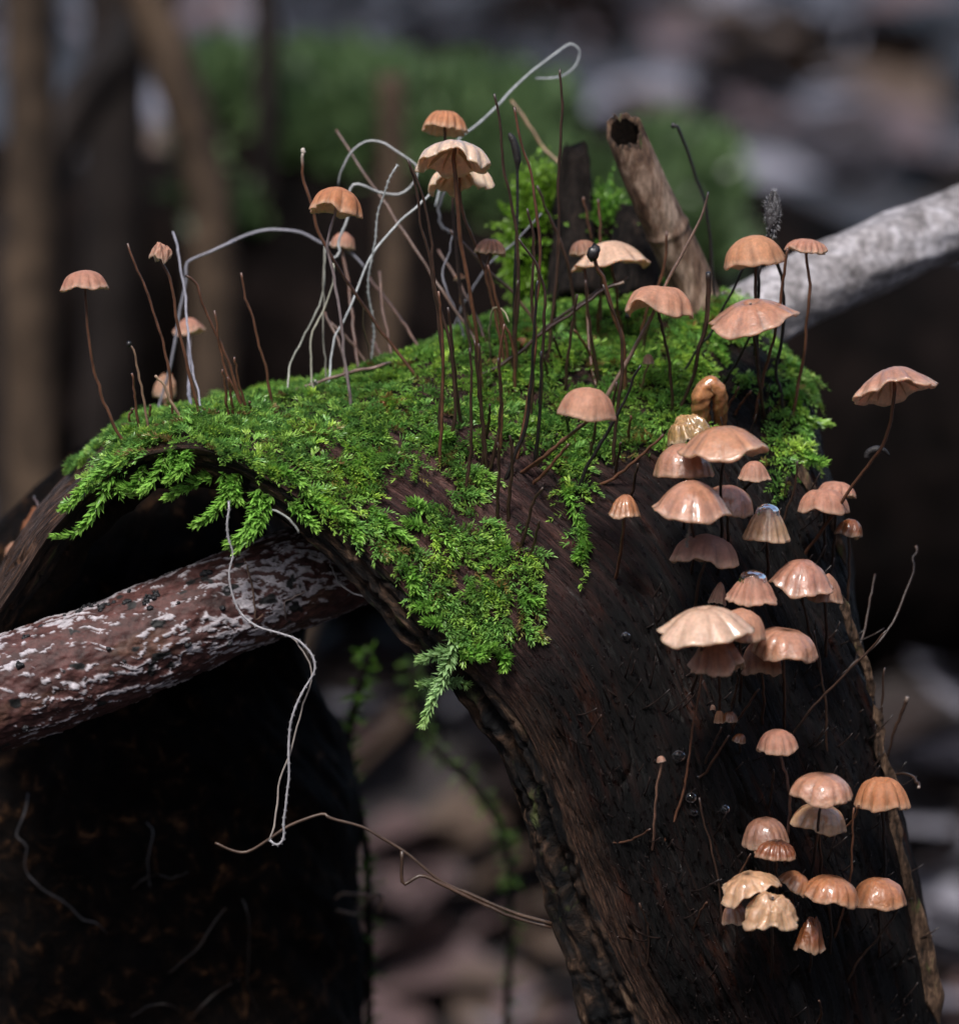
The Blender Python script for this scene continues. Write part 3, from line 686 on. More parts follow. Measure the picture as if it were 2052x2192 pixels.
LEAFCOL = {'pale': (0.155, 0.15, 0.175), 'tan': (0.075, 0.05, 0.036), 'brown': (0.018, 0.012, 0.011), 'pink': (0.085, 0.055, 0.054)}
def leaf_mesh(kind, seed):
    r = random.Random(seed); n = 9; V = []; F = []; L = 1.0
    wv = [0, .22, .34, .40, .38, .32, .22, .10, 0]
    bend = r.uniform(-.5, .5); curl = r.uniform(.1, .6)
    for i in range(n):
        t = i/(n-1); w = wv[i]*r.uniform(.85, 1.1)
        z = bend*(t-.5)**2
        V += [(t-.5, -w, z+curl*w*.8+r.uniform(-.03, .03)), (t-.5, 0, z), (t-.5, w, z+curl*w*.8+r.uniform(-.03, .03))]
    V = np.array(V); n2 = len(V); V2 = V-np.array([0, 0, 0.015]); A = np.vstack([V, V2])
    for i in range(n-1):
        for j in range(2):
            a = i*3+j; F.append((a, a+1, a+4, a+3)); b = a+n2; F.append((b+3, b+4, b+1, b))
    c = np.array(LEAFCOL[kind]); cc = np.tile(c, (len(A), 1))*np.array([[r.uniform(.8, 1.2)] for _ in A])
    return mesh_data('dead_leaf', A, F, M['litter'], col=cc)
LM = {k: [leaf_mesh(k, s*7+len(k)) for s in range(4)] for k in LEAFCOL}
LEAFLAB = {'pale': 'pale grey bleached leaf lying on the forest floor', 'tan': 'tan dead leaf lying on the forest floor',
           'brown': 'dark brown rotting leaf lying on the forest floor', 'pink': 'pinkish brown leaf lying on the forest floor'}
def put_leaf(kind, x, y, size, rl):
    o = bpy.data.objects.new('dead_leaf', rl.choice(LM[kind])); COL.objects.link(o)
    o.location = (x, y, ground_z(x, y)+0.12*size); o.scale = (size, size, size)
    o.rotation_euler = (rl.uniform(-.4, .4), rl.uniform(-.4, .4), rl.uniform(0, 6.28))
    tag(o, LEAFLAB[kind], 'leaf', kind+' leaves on the forest floor'); return o
def ground_at(px, py):
    h = BG.ray_cast(Vector(CAM), Vector(ray(px, py))); return h[0]
rl = random.Random(21); cnt = 0
for k in range(190):
    zone = rl.random()
    if zone < .30: px, py = rl.uniform(-50, 2100), rl.uniform(-40, 140)
    elif zone < .50: px, py = rl.uniform(1350, 2100), rl.uniform(100, 430)
    elif zone < .75: px, py = rl.uniform(740, 1250), rl.uniform(1350, 2230)
    elif zone < .92: px, py = rl.uniform(1880, 2150), rl.uniform(1280, 2230)
    else: px, py = rl.uniform(-50, 450), rl.uniform(100, 900)
    g = ground_at(px, py)
    if g is None: continue
    dist = (g-Vector(CAM)).length
    kind = rl.choices(['pale', 'tan', 'brown', 'pink'], [.34, .2, .28, .18])[0]
    if 740 < px < 1250 and py > 1700: kind = rl.choices(['pink', 'tan', 'brown', 'pale'], [.35, .2, .35, .1])[0]
    if px > 1880 and 1500 < py < 2000: kind = rl.choices(['pale', 'brown'], [.5, .5])[0]
    put_leaf(kind, g.x, g.y, min(rl.uniform(.02, .05)*dist, 13), rl)

# mossy mound, blackened stub and hollow stick behind the ridge
def mound(name, cx, cy, y, rx, rz, lab, seed, tint, n=2600):
    c = P(cx, cy, y); r2 = np.random.default_rng(seed)
    nz, na = 26, 40; th = np.linspace(0.02, math.pi-.02, nz)[:, None]; a = np.linspace(0, 6.2832, na, endpoint=False)[None, :]
    R = 0.85+0.4*(fbm(np.cos(a)*2+th*2, np.sin(a)*2+4, seed, 3)-0.3)
    V = np.stack([c[0]+rx*R*np.sin(th)*np.cos(a), c[1]+rx*0.8*R*np.sin(th)*np.sin(a), c[2]+rz*R*np.cos(th)+0*a], -1).reshape(-1, 3)
    root = empty(name, c); tag(root, lab, 'moss')
    obj('cushion', V, grid_faces(nz, na, True), M['hollow'], root, c)
    i = r2.integers(0, len(V), n); p = V[i]; nn = p-c; nn /= np.linalg.norm(nn, axis=1)[:, None]
    ps = []
    for q in range(n//6):
        L = .1+.12*r2.random(); d = nn[q]+r2.normal(size=3)*.5; t = np.linspace(0, 1, 4)[:, None]
        ps.append(shoot_leaves(p[q]+d*L*t, nn[q], 16, .07, .013, r2, tint*(.7+.6*r2.random()), 1.0))
    v, f, cc = cat3(ps); o = obj('moss_leaves', v, f, M['moss'], root, c, smooth=False, col=cc); o['kind'] = 'stuff'
mound('moss_mound', 1155, 520, 3.7, .32, .72, 'yellow green moss mound at the foot of the blackened stub', 171, np.array([0.13, 0.26, 0.02]), 6000)
mound('moss_mound', 1290, 500, 3.5, .30, .30, 'small green moss mound between the blackened stub and the hollow stick', 172, np.array([0.10, 0.24, 0.03]), 3000)
def stub(pts, radii, lab, mat, seed, jag=.55):
    n = 40; p = spline([P(*q) for q in pts], n); t = np.linspace(0, 1, n); m = 26
    a = np.linspace(0, 6.2832, m, endpoint=False)[None, :]
    r = np.interp(t, np.linspace(0, 1, len(radii)), radii)[:, None]*(1+.16*(vn(t[:, None]*9, np.cos(a)*2, seed+8)-.5)+.55*(fbm(np.cos(a)*2.2+5, np.sin(a)*2.2+t[:, None]*1.2, seed, 4)-.5)*2)
    v, f = tube(p, r, m); v = v.reshape(n, m, 3)
    v[:4, :, 2] -= jag*(fbm(np.cos(a)*1.8, np.sin(a)*1.8+3, seed+4, 3)-.3)*np.array([1, .7, .4, .2])[:, None]
    o = obj('broken_stub', v.reshape(-1, 3), f, mat, base=p[-1]); tag(o, lab, 'stub'); return o
stub([(1232,308,3.5),(1228,400,3.45),(1225,500,3.3),(1235,640,2.9)], [.15, .2, .24, .3], 'blackened upright broken stub rising behind the mossy ridge', M['char'], 181)
stub([(1350,440,3.3),(1345,500,3.2),(1350,560,3.0),(1360,640,2.7)], [.14, .2, .22, .22], 'short black knob beside the hollow stick', M['char'], 182, .1)
def hollow_stick():
    n, m = 120, 64; p = spline([P(1336, 282, 1.9), P(1385, 400, 2.05), P(1432, 500, 2.25), P(1478, 600, 2.4), P(1500, 660, 2.4)], n)
    t = np.linspace(0, 1, n); T, N, B = frames(p); a = np.linspace(0, 6.2832, m, endpoint=False)[None, :]
    r = (.205+.055*t)[:, None]*(1+.16*(fbm(np.cos(a)*3, np.sin(a)*3+t[:, None]*1.5, 190, 4)-.5)*2)+.012*(fbm(np.cos(a)*9+3, np.sin(a)*9+t[:, None]*1.0, 191, 3)-.5)
    r = r+.02*np.exp(-((t-.52)/.02)**2)[:, None]
    ring = lambda rr: (p[:, None, :]+rr[..., None]*(np.cos(a)[..., None]*N[:, None, :]+np.sin(a)[..., None]*B[:, None, :]))
    V = ring(r)
    # tilt the broken mouth towards the viewer and leave it ragged
    k = np.exp(-(t/.06)**2)[:, None]
    V = V+(-(V[..., 1:2]-p[:, None, 1:2])*0.0)
    rag = (.26*(fbm(np.cos(a)*3+7, np.sin(a)*3, 193, 3)-.5)*k)
    V = V-T[:, None, :]*rag[..., None]
    front = np.clip(-(V[:, :, 1]-p[:, None, 1])/.2, -1, 1)
    V = V+T[:, None, :]*(0.16*front*k)[..., None]
    inner = p[:50, None, :]+(V[:50]-p[:50, None, :])*(.70+.08*fbm(np.cos(a)*2, np.sin(a)*2, 195, 3))[..., None]
    root = empty('hollow_stick', p[-1]); tag(root, 'hollow broken brown stick with an open round mouth', 'stick')
    obj('bark', V.reshape(-1, 3), grid_faces(n, m, True), M['stick'], root, p[-1])
    bore = [tuple(q) for q in grid_faces(50, m, True)]+[tuple(range(49*m, 50*m))]
    obj('bore', inner.reshape(-1, 3), bore, M['hollow'], root, p[-1])
    s = np.linspace(0, 1, 6)[:, None, None]; lip = V[0][None]*(1-s)+inner[0][None]*s-T[0]*(.03*np.sin(s*math.pi))
    obj('lip', lip.reshape(-1, 3), grid_faces(6, m, True), M['peel'], root, p[-1])
hollow_stick()
# blurred mossy twig below the log
def mossy_twig(pts, dep, lab, seed, tint):
    r2 = np.random.default_rng(seed); p = spline([P(x, y, dep) for x, y in pts], 40)
    root = empty('mossy_twig', p[-1]); tag(root, lab, 'twig')
    v, f = tube(p, .05, 7); obj('twig', v, f, M['char'], root, p[-1])
    ps = []
    for q in range(150):
        k = r2.integers(0, 40); d = r2.normal(size=3); d /= np.linalg.norm(d); L = .1+.12*r2.random()
        ps.append(shoot_leaves(p[k]+d*L*np.linspace(0, 1, 4)[:, None], d, 12, .08, .016, r2, tint, 1))
    v, f, cc = cat3(ps); o = obj('moss_leaves', v, f, M['moss'], root, p[-1], smooth=False, col=cc); o['kind'] = 'stuff'
mossy_twig([(790,1395),(770,1470),(752,1540),(745,1620),(780,1800),(790,2300)], 6.0, 'moss covered twig rising out of focus below the arch', 201, np.array([0.08, 0.19, 0.02]))
mossy_twig([(880,1420),(895,1520),(930,1600),(1010,1680),(1080,1800),(1080,2300)], 9.0, 'dim mossy twig slanting behind the bark edge', 202, np.array([0.055, 0.115, 0.02]))

# ------------------------------------------------------------------ stalks and threads
def lin_depth(pp, d0, d1):
    q = np.asarray(pp, float); s = np.r_[0, np.cumsum(np.linalg.norm(np.diff(q, axis=0), axis=1))]; s /= s[-1]
    return [P(x, y, d0+(d1-d0)*t) for (x, y), t in zip(q, s)]
def hair_mesh(p3, r_top, r_base, col, seed, sides=6, n=None, tipcol=None, wob=0.013):
    L = np.sum(np.linalg.norm(np.diff(np.asarray(p3), axis=0), axis=1)); n = n or int(max(14, min(60, L*14)))
    p = spline(p3, n); t = np.linspace(0, 1, n); r2 = np.random.default_rng(seed)
    w = (np.stack([fbm(t*14, t*0+k, seed+k, 2) for k in range(3)], -1)-.5)*wob*2; w[-1] = 0; w[0] *= .3
    p = p+w
    r = (r_top+(r_base-r_top)*t)*(.88+.3*fbm(t*22, t*0, seed+9, 2))
    v, f = tube(p, r, sides)
    c = np.repeat(np.asarray(col)[None]*(.7+.7*fbm(t*6, t*0+2, seed+5, 3))[:, None], sides, 0)
    if tipcol is not None:
        k = np.repeat(np.clip(1-t/.07, 0, 1), sides)[:, None]; c = c*(1-k)+np.asarray(tipcol)*k
    return v, f, c
DK = (0.034, 0.018, 0.012); BR = (0.088, 0.038, 0.021); TN = (0.20, 0.125, 0.08); BK = (0.010, 0.008, 0.008)
def base_depth(x, y, dflt=1.0):
    h = hit(x, y)
    if h is not None: return x, y, h
    a, b, c = near_hit(x, y)
    return (a, b, c) if abs(a-x)+abs(b-y) < 60 else (x, y, dflt)
SID = [1000]
def stalk(pp, col=DK, lab=None, off=0.15, r=(2.6, 3.4), tip=None, dflt=1.0, dep=None, grp='bare fungus stalks on the log', name='bare_stalk', mat='stem', knob=None):
    SID[0] += 11; x, y, d = base_depth(*pp[-1], dflt)
    pp = list(pp[:-1])+[(x, y)]
    d1 = d+.05; d0 = dep if dep is not None else d-off
    p3 = lin_depth(pp, d0, d1); k = pxs(d)
    v, f, c = hair_mesh(p3, 0.92*r[0]*k, 1.0*r[1]*k, col, SID[0], tipcol=tip)
    if knob:
        kp = p3[0]; kv, kf = blob(kp, (knob*k, knob*k*.8, knob*k*1.2), SID[0], 8, 10, .5)
        (vv, ff) = merge([(v, f), (kv, kf)]); c = np.vstack([c, np.tile(np.asarray(tip or BK), (len(kv), 1))]); v, f = vv, ff
    o = obj(name, v, f, M[mat], base=p3[-1], col=c)
    tag(o, lab or 'thin dark bare fungus stalk standing in the green moss', 'stalk', grp); return o
def blob(c, s, seed, nt=12, na=16, amp=.3):
    th = np.linspace(.02, math.pi-.02, nt)[:, None]; a = np.linspace(0, 6.2832, na, endpoint=False)[None, :]
    R = 1+amp*2*(fbm(np.cos(a)*1.6+th*1.3+seed, np.sin(a)*1.6+th, seed, 3)-.5)
    V = np.stack([c[0]+s[0]*R*np.sin(th)*np.cos(a), c[1]+s[1]*R*np.sin(th)*np.sin(a), c[2]+s[2]*R*np.cos(th)+0*a], -1).reshape(-1, 3)
    return V, [tuple(q) for q in grid_faces(nt, na, True)]+[tuple(range(na)), tuple(range((nt-1)*na, nt*na))]

LEFT = 'slender brown bare stalk among the stalks on the far end of the mossy arch'
for pp in [[(643,262),(720,480),(820,720),(900,960),(950,1150),(985,1400),(1000,1690)], [(1335,800),(1360,960),(1390,1150),(1430,1300),(1520,1480),(1590,1640)],
           [(1495,1170),(1520,1300),(1560,1500),(1620,1660)], [(1548,497),(1580,680),(1650,880),(1700,1100),(1760,1330),(1805,1610)],
           [(680,1300),(700,1450),(740,1820)], [(690,1580),(660,1640),(690,1820)], [(825,1550),(815,1760)], [(1370,1600),(1375,1690)], [(1240,1590),(1245,1650)], [(1610,1520),(1640,1640)],
           [(1400,1270),(1430,1500),(1450,1680)], [(1440,1330),(1470,1500),(1490,1670)]]:
    stalk(CA(pp), BR, LEFT, .1, (2.6, 3.2))
stalk(CA([(1100,520),(1140,535),(1180,570),(1240,740),(1330,950),(1420,1150),(1500,1360),(1570,1640)]), BR, 'brown stalk with a black hooked tip beside the kinked white thread', .1, (3, 3.4), tip=BK)
stalk(CA([(655,1065),(690,1110),(730,1300),(770,1500),(830,1830)]), TN, 'pale bent stalk with a tiny black bead on its tip', .1, (2.6, 3), tip=BK, knob=5)
stalk(CA([(865,1318),(920,1370),(980,1500),(1075,1690)]), (0.32, 0.21, 0.14), 'short light tan stalk leaning over the mossy arch end', .12, (3, 3.2))
stalk(CB([(140,350),(130,440),(150,560),(190,680),(240,850),(330,1020),(430,1180),(560,1370),(700,1560),(860,1770)]), BR, 'long brown stalk with a pale broken tip leaning past an orange cap', .3, (3.6, 3.6), tip=(.4, .35, .3), dep=.6, knob=5)
MID = 'long thin brown stalk leaning in the crowd behind the mossy ridge'
for pp, d in [([(340,220),(420,340),(520,500),(640,680),(780,880),(920,1100),(1000,1230),(1150,1450),(1250,1620)], 2.6), ([(540,1120),(700,1330),(800,1480),(890,1620)], 2.6),
           ([(600,1080),(620,1280),(660,1500),(690,1680)], 2.2), ([(300,1390),(420,1500),(520,1640),(540,1690)], 1.9), ([(270,1330),(340,1480),(390,1640),(400,1800)], 1.6), ([(1030,830),(1100,900),(1250,1060),(1420,1220),(1530,1370),(1580,1500)], 1.6),
           ([(960,950),(1100,1180),(1200,1380),(1280,1600)], 2.4), ([(560,1500),(610,1590),(660,1660)], 2.0)]:
    stalk(CB(pp), (0.10, 0.055, 0.038), MID, 0, (3.2, 3.2), dep=d, dflt=2.0)
for pp, d in [([(1400,40),(1520,200),(1600,330),(1720,450),(1790,560),(1850,800),(1860,1150)], 4.0)]:
    stalk(CB(pp), (0.2, 0.125, 0.07), 'blurred tan stalk slanting behind the blackened stub', 0, (3.4, 3.4), dep=d, dflt=3.8)
CEN = 'thin dark bare fungus stalk in the dense crowd on the mossy ridge'
for pp in [[(780,410),(830,600),(850,800),(900,980),(930,1150),(960,1400),(985,1700),(970,2000),(960,2130)], [(775,400),(840,560),(890,720),(920,880),(925,1000),(950,1250),(1030,1500),(1060,1900),(1020,2180)],
           [(1300,0),(1340,200),(1350,420),(1390,600),(1420,760),(1440,900),(1445,1200),(1420,1500),(1400,1800)], [(1420,80),(1450,250),(1510,450),(1550,650),(1570,850),(1575,1100),(1550,1300),(1545,1600),(1500,1900),(1430,2250)],
           [(1450,880),(1560,1050),(1610,1250),(1600,1400),(1580,1800),(1560,2300)], [(1020,1300),(1040,1480),(1060,1700),(1100,2050)], [(1360,1400),(1330,1600),(1345,1900),(1330,2200)],
           [(1560,560),(1640,760),(1700,900),(1760,1100),(1800,1500)], [(1700,-150),(1710,100),(1690,500),(1690,900),(1660,1300),(1620,1700)], [(960,1200),(990,1500),(985,1900),(965,2300)],
           [(1180,1500),(1200,1750),(1230,2050),(1225,2330)], [(1260,1040),(1340,1350),(1420,1550),(1420,1850)], [(1500,700),(1540,900),(1530,1200),(1540,1500),(1520,2000)]]:
    stalk(CB(pp), random.choice([DK, DK, BR]), CEN, .25, (2.8, 4.0), dflt=1.0)
for pp in [[(360,0),(340,200),(345,500),(330,820)], [(780,100),(740,330),(710,560),(690,780),(680,830)], [(500,0),(480,250),(460,600),(440,860),(390,1100),(260,1440)], [(525,500),(520,740),(515,1000),(480,1250),(470,1370)],
           [(220,550),(235,800),(215,1100),(150,1380)], [(80,450),(90,750),(120,1150),(140,1390)], [(20,480),(30,800),(30,1100),(10,1350),(-30,1560)], [(700,960),(715,1050),(700,1130)],
           [(920,960),(900,1100),(860,1280)], [(1060,720),(1030,900),(1010,1050),(930,1170)], [(960,30),(1010,180),(1080,330),(1100,500),(1090,700),(1060,950),(1040,1200),(1030,1330)], [(840,0),(860,250),(890,480),(940,770)],
           [(1230,600),(1180,680),(1140,800),(1050,980),(940,1170),(840,1330),(770,1540)], [(300,1100),(320,1300),(300,1500),(290,1730)], [(215,1150),(225,1350),(210,1550),(215,1730)], [(540,1470),(470,1560),(430,1720),(370,1930)],
           [(510,1700),(480,1850),(450,1950),(440,2000)], [(950,80),(930,230),(920,410)], [(640,0),(620,200),(610,400)], [(1250,390),(1290,270),(1240,500),(1220,540)], [(610,400),(660,530),(700,620)], [(755,350),(830,450),(880,540),(920,620)],
           [(520,520),(560,620),(585,730),(590,750)], [(640,1090),(610,1140)], [(160,880),(155,1000),(130,1140)], [(1160,960),(1140,1100),(1120,1180)], [(1090,1150),(1060,1300),(1040,1420)], [(1210,1300),(1170,1500),(1150,1560)]]:
    stalk(CF(pp), random.choice([DK, DK, BR, BK]), CEN, .3, (2.6, 4.2), dflt=1.0)
stalk(CF([(1110,10),(1000,50),(820,170),(640,300),(500,400),(300,560),(0,720),(-40,760)]), DK, 'dark stalk lying slantwise across the crowd with a broken open end', .1, (3.6, 4.4), tip=(.2, .14, .1))
stalk(CF([(870,985),(740,1080),(560,1240),(440,1330),(340,1395)]), BR, 'brown stalk leaning out flat from the wood under a round blurred cap', .35, (3.6, 4.4))
stalk(CF([(720,1160),(640,1260),(530,1380),(430,1475)]), BR, 'brown stalk lying just below the flat leaning one', .3, (3.4, 4.4))
stalk(CF([(1390,1095),(1300,1180),(1180,1290),(1050,1390),(900,1475)]), BR, 'red brown stalk leaning away from the jelly like cap cluster', .35, (3.2, 4.0))
stalk(CC([(1105,560),(1050,740),(950,920),(870,1080),(800,1240),(720,1390),(620,1560),(530,1720),(470,1830)]), (.17, .11, .085), 'long grey brown stalk crossing in front of a folded peach cap', .5, (2.4, 5.0), tip=BK)
stalk(CC([(870,785),(860,960),(820,1100),(760,1220),(720,1400),(725,1450)]), BR, 'dark stalk standing in front of the folded peach cap', .3, (3.4, 3.6))
stalk(CC([(905,182),(930,190),(960,260),(1030,460),(1080,600),(1110,800),(1130,1000),(1150,1280)]), BK, 'black hair thin stalk with a thick bent tip beside the hollow stick', .1, (4.0, 3.0), tip=BK, knob=5)
stalk(CC([(1105,1020),(1105,1140),(1090,1330),(1050,1450),(1020,1600),(960,1750),(920,1840)]), DK, 'dark stalk with a thick blunt black tip in front of the hollow stick foot', .3, (6, 3.6), tip=BK)
stalk(CC([(1308,985),(1250,1110),(1180,1240),(1120,1360),(1050,1440),(980,1560),(900,1650)]), BK, 'black stalk slanting down from beneath the ochre dome cap', .3, (2.6, 3.2))
stalk(CC([(1360,1350),(1300,1470),(1240,1570),(1190,1650),(1140,1720)]), BK, 'black stalk slanting down from beneath the wide wet cap', .3, (2.8, 3.2))
stalk(CC([(1350,1690),(1310,1740),(1270,1800),(1260,1840)]), BR, 'short curved stalk below the wide wet cap', .2, (2.6, 3.2))
stalk(CC([(1280,1670),(1230,1760),(1190,1840)]), BR, 'short straight stalk leaning beside the folded jelly cap', .2, (2.6, 3.2))
stalk(CC([(450,905),(470,990),(510,1060),(560,1240),(610,1370),(625,1500),(630,1740)]), BR, 'stalk topped by a round black bead in front of a peach cap', .35, (4.5, 5.0), tip=BK, knob=14)
stalk(CC([(650,1050),(560,1090),(480,1120),(380,1190),(240,1280),(150,1360),(60,1440)]), DK, 'dark stalk lying low across the ridge moss with a cut end', .2, (3.8, 3.8))
stalk(CC([(645,1268),(650,1330),(640,1400)]), DK, 'tiny dark stalk with a black bead beneath the folded peach cap', .1, (2, 2), tip=BK, knob=6)
stalk(CC([(395,590),(420,720),(440,830)]), BR, 'thin brown stalk rising against the blackened stub', 0, (2.6, 2.6), dep=2.2, dflt=2.2)
stalk(CC([(478,600),(490,720),(493,850),(492,1390)]), BR, 'straight brown stalk rising behind the peach cap', 0, (3, 3), dep=1.9, dflt=2.0)
FACE = 'dark stalk on the shadowed lower wood face'
for pp in [[(600,30),(580,250),(540,480),(510,700),(470,880),(420,1000),(330,1180)], [(570,830),(600,970),(640,1120),(670,1280),(690,1500),(690,1700),(695,1960)], [(830,1110),(780,1190),(690,1340),(600,1480),(520,1590),(400,1720),(280,1800)],
           [(330,985),(270,1025),(200,1050),(100,1050)], [(275,1355),(310,1450),(320,1490),(310,1700)], [(720,520),(660,620),(590,720),(560,740)], [(870,290),(800,390),(740,470),(720,500)], [(1500,0),(1420,90),(1300,210),(1180,330),(1080,450),(1000,560)],
           [(680,480),(640,570),(590,670)], [(1140,0),(1170,150),(1200,400),(1205,660)], [(85,420),(50,480),(10,540)], [(940,690),(930,800),(915,900)], [(1340,880),(1330,1060),(1320,1240),(1280,1400),(1240,1530)], [(165,1525),(205,1530),(240,1542)], [(610,1350),(570,1410),(540,1500)],
           [(1560,1390),(1480,1500),(1380,1620),(1300,1750)], [(1165,1840),(1180,1900),(1160,1960)], [(760,200),(760,260),(740,340),(730,390)]]:
    stalk(CE(pp), random.choice([BR, DK, DK, (.05, .022, .012)]), FACE, .35, (2.4, 3.0), grp='stalks on the shadowed wood face')
stalk(CE([(1185,1610),(1230,1650),(1290,1700),(1380,1770),(1470,1840),(1560,1950)]), (.2, .12, .07), 'tan beaded stalk slanting across the lowest part of the wood face', .1, (2.6, 2.6), grp='stalks on the shadowed wood face')
stalk(CE([(1492,185),(1480,350),(1470,520),(1468,690)]), DK, 'straight black stalk beside the peeling bark strip', .15, (2.4, 3), dflt=.2)
stalk(CE([(1605,330),(1580,400),(1550,470),(1520,570),(1500,640)]), DK, 'dark stalk with a ragged pale tip at the peeling bark strip', .15, (4.5, 2.4), tip=(.16, .12, .10), dflt=.2)
stalk(CE([(1660,782),(1662,765),(1650,748),(1620,722),(1560,712),(1500,722)]), DK, 'curled stalk hooking outward over the reddish lobed cap', .3, (4, 2.6), tip=(.16, .12, .10), dep=-.5)
stalk(CD_([(1615,1240),(1625,1275),(1600,1310),(1605,1390),(1540,1550),(1480,1680),(1380,1810),(1250,1920),(1180,1985)]), DK, 'withered twisted stalk rising alone out beside the wood edge', .1, (3.4, 2.0), dep=.5, dflt=.3, tip=(.12, .07, .05))
stalk(CD_([(1385,1400),(1360,1520),(1340,1650),(1280,1880),(1265,1990)]), DK, 'plain dark stalk between the bark edge and the withered twisted stalk', .05, (2.6, 2.8), dflt=.3, dep=.45)
stalk(CD_([(945,760),(930,900),(880,1050),(840,1150)]), DK, 'dark stalk behind the small pink caps at the bark edge', .2, (2.6, 2.8))

# a twig resting on the moss
def twig(pp, dep, r, col, lab, cat='twig'):
    p3 = [P(x, y, d) for (x, y), d in zip(pp, dep)]; SID[0] += 13
    v, f, c = hair_mesh(p3, r[0]*K, r[1]*K, col, SID[0], wob=.012)
    o = obj('twig', v, f, M['stem'], base=p3[-1], col=c); tag(o, lab, cat); return o
ty = [(502,891),(573,855),(659,825),(736,801),(809,784),(850,772)]
twig(ty, [1.0, 1.0, 1.0, .95, .85, near_hit(850, 772)[2]], (3, 4), (.16, .1, .08), 'thin straight twig lying along the ridge of the arch')
lt = CJ([(950,630),(1000,655),(1080,675),(1180,620),(1280,550),(1440,505)])+CK([(0,870),(200,940),(400,1050),(600,1210),(780,1300),(950,1370),(1205,1450)])
hx = hit(*CK([(1215,1450)])[0]) or -.8
twig(lt, list(np.linspace(-.7, hx, len(lt))), (3, 4), (.055, .032, .021), 'long thin rootlet strung from the bark edge to the hanging threads', 'root')
l2 = CK([(400,1060),(415,1240),(500,1195),(620,1240),(800,1330),(1000,1415),(1205,1470)])
hx = hit(*CK([(1215,1470)])[0]) or -.8
twig(l2, list(np.linspace(hx-.05, hx, len(l2))), (4, 4), (.05, .028, .018), 'second rootlet with a bent knee just below the long one', 'root')

# white mycelium threads
def thread(pp, dep, r, lab, col=(.62, .63, .62), r2=None, fuzz=0):
    n = len(pp); dep = dep if isinstance(dep, (list, tuple)) else [dep]*n
    if len(dep) == 2 and n > 2: p3 = lin_depth(pp, *dep)
    else: p3 = [P(x, y, d) for (x, y), d in zip(pp, dep)]
    SID[0] += 17; v, f, c = hair_mesh(p3, .44*r*K, .54*(r2 or r)*K, np.asarray(col)*.6, SID[0], 7, wob=.018)
    if fuzz:
        fuzz *= 3
        rr = np.random.default_rng(SID[0]); i = rr.integers(0, len(v), fuzz); d = rr.normal(size=(fuzz, 3)); d /= np.linalg.norm(d, axis=1)[:, None]
        a = v[i]; b = a+d*.022; e = np.cross(d, [0.2, 1, .1]); e /= np.linalg.norm(e, axis=1)[:, None]; w = .0010
        q = np.stack([a-e*w, a+e*w, b], 1).reshape(-1, 3); o0 = len(v)
        f = f+[(o0+3*j, o0+3*j+1, o0+3*j+2) for j in range(fuzz)]; v = np.vstack([v, q]); c = np.vstack([c, np.tile(np.asarray(col)*.8, (len(q), 1))])
    o = obj('mycelium_thread', v, f, M['thread'], base=p3[-1], col=c); tag(o, lab, 'thread', 'pale mycelium threads'); return o
GRY = (.36, .35, .40); WHT = (.66, .69, .70); GRN = (.42, .42, .36)
b0 = CA([(1480,250),(1300,340),(1150,400),(1110,430),(1105,560),(1070,780),(1030,1050),(950,1380),(860,1650),(800,1830)])
a0 = crop([(1420,1045),(1370,990),(1300,950),(1250,945),(1170,905),(1080,893),(1000,900),(900,940)], 0, 0, 1.814)
thread(a0+b0, [2.4]*len(a0)+[2.0]*(len(b0)-1)+[1.6], 6.5, 'long grey thread bent at a sharp kink above the arch end', GRY, 6)
thread(CA([(1005,170),(1040,270),(1080,540),(1110,700),(1120,900),(1150,1150),(1190,1400),(1240,1670)]), (1.7, near_hit(*CA([(1240,1670)])[0])[2]), 5, 'upright mauve grey thread beside the shrivelled cap stalk', GRY)
thread(CB([(350,560),(360,480),(430,360),(520,295),(600,295),(700,345),(780,400),(835,450),(830,520),(760,600),(700,620),(600,600),(500,560),(440,555),(415,600),(410,700),(390,800),(350,900),(365,960),(325,1005),(270,950)]), (2.0, 1.6), 5.5, 'grey thread curling in a big loop above the orange cap', (.44, .45, .45))
thread(CB([(940,500),(900,620),(840,680),(740,760),(640,880),(570,960),(500,1100),(440,1250),(380,1400),(330,1500),(300,1650),(295,1800)]), (1.5, near_hit(*CB([(295,1800)])[0])[2]), 5.5, 'bright white thread sweeping diagonally from the pale gilled cap to the moss', WHT, 4)
thread(CB([(710,435),(650,560),(600,720),(575,900),(550,1020),(535,1150),(550,1290),(570,1450),(560,1550),(530,1690)]), (.9, near_hit(*CB([(530,1690)])[0])[2]), 4, 'fine fuzzy white thread standing upright across the diagonal one', WHT, 3, 500)
thread(crop([(1040,152),(1085,150),(1118,125),(1122,95),(1105,85),(1080,100),(1020,150),(960,210),(890,272),(862,330),(845,400)], 0, 0, .9069), (3.0, 2.2), 5.5, 'white thread ending in an open loop high above the pale gilled cap', (.5, .53, .54))
thread(CB([(270,900),(262,1150),(230,1280),(170,1420),(90,1580),(50,1700),(45,1880)]), (1.6, near_hit(*CB([(45,1880)])[0])[2]), 4, 'greenish grey thread leaning out from the orange cap stalk to the moss edge', GRN)
thread(CB([(325,1020),(320,1150),(270,1300),(200,1430),(180,1500),(190,1700),(198,1840)]), (1.2, near_hit(*CB([(198,1840)])[0])[2]), 4, 'wavy cream thread dropping to the moss below the orange cap', (.52, .50, .40))
thread(CB([(265,950),(262,1200),(265,1500),(280,1800)]), (1.4, near_hit(*CB([(280,1800)])[0])[2]), 3.5, 'straight dim green grey thread below the orange cap', (.25, .24, .2))
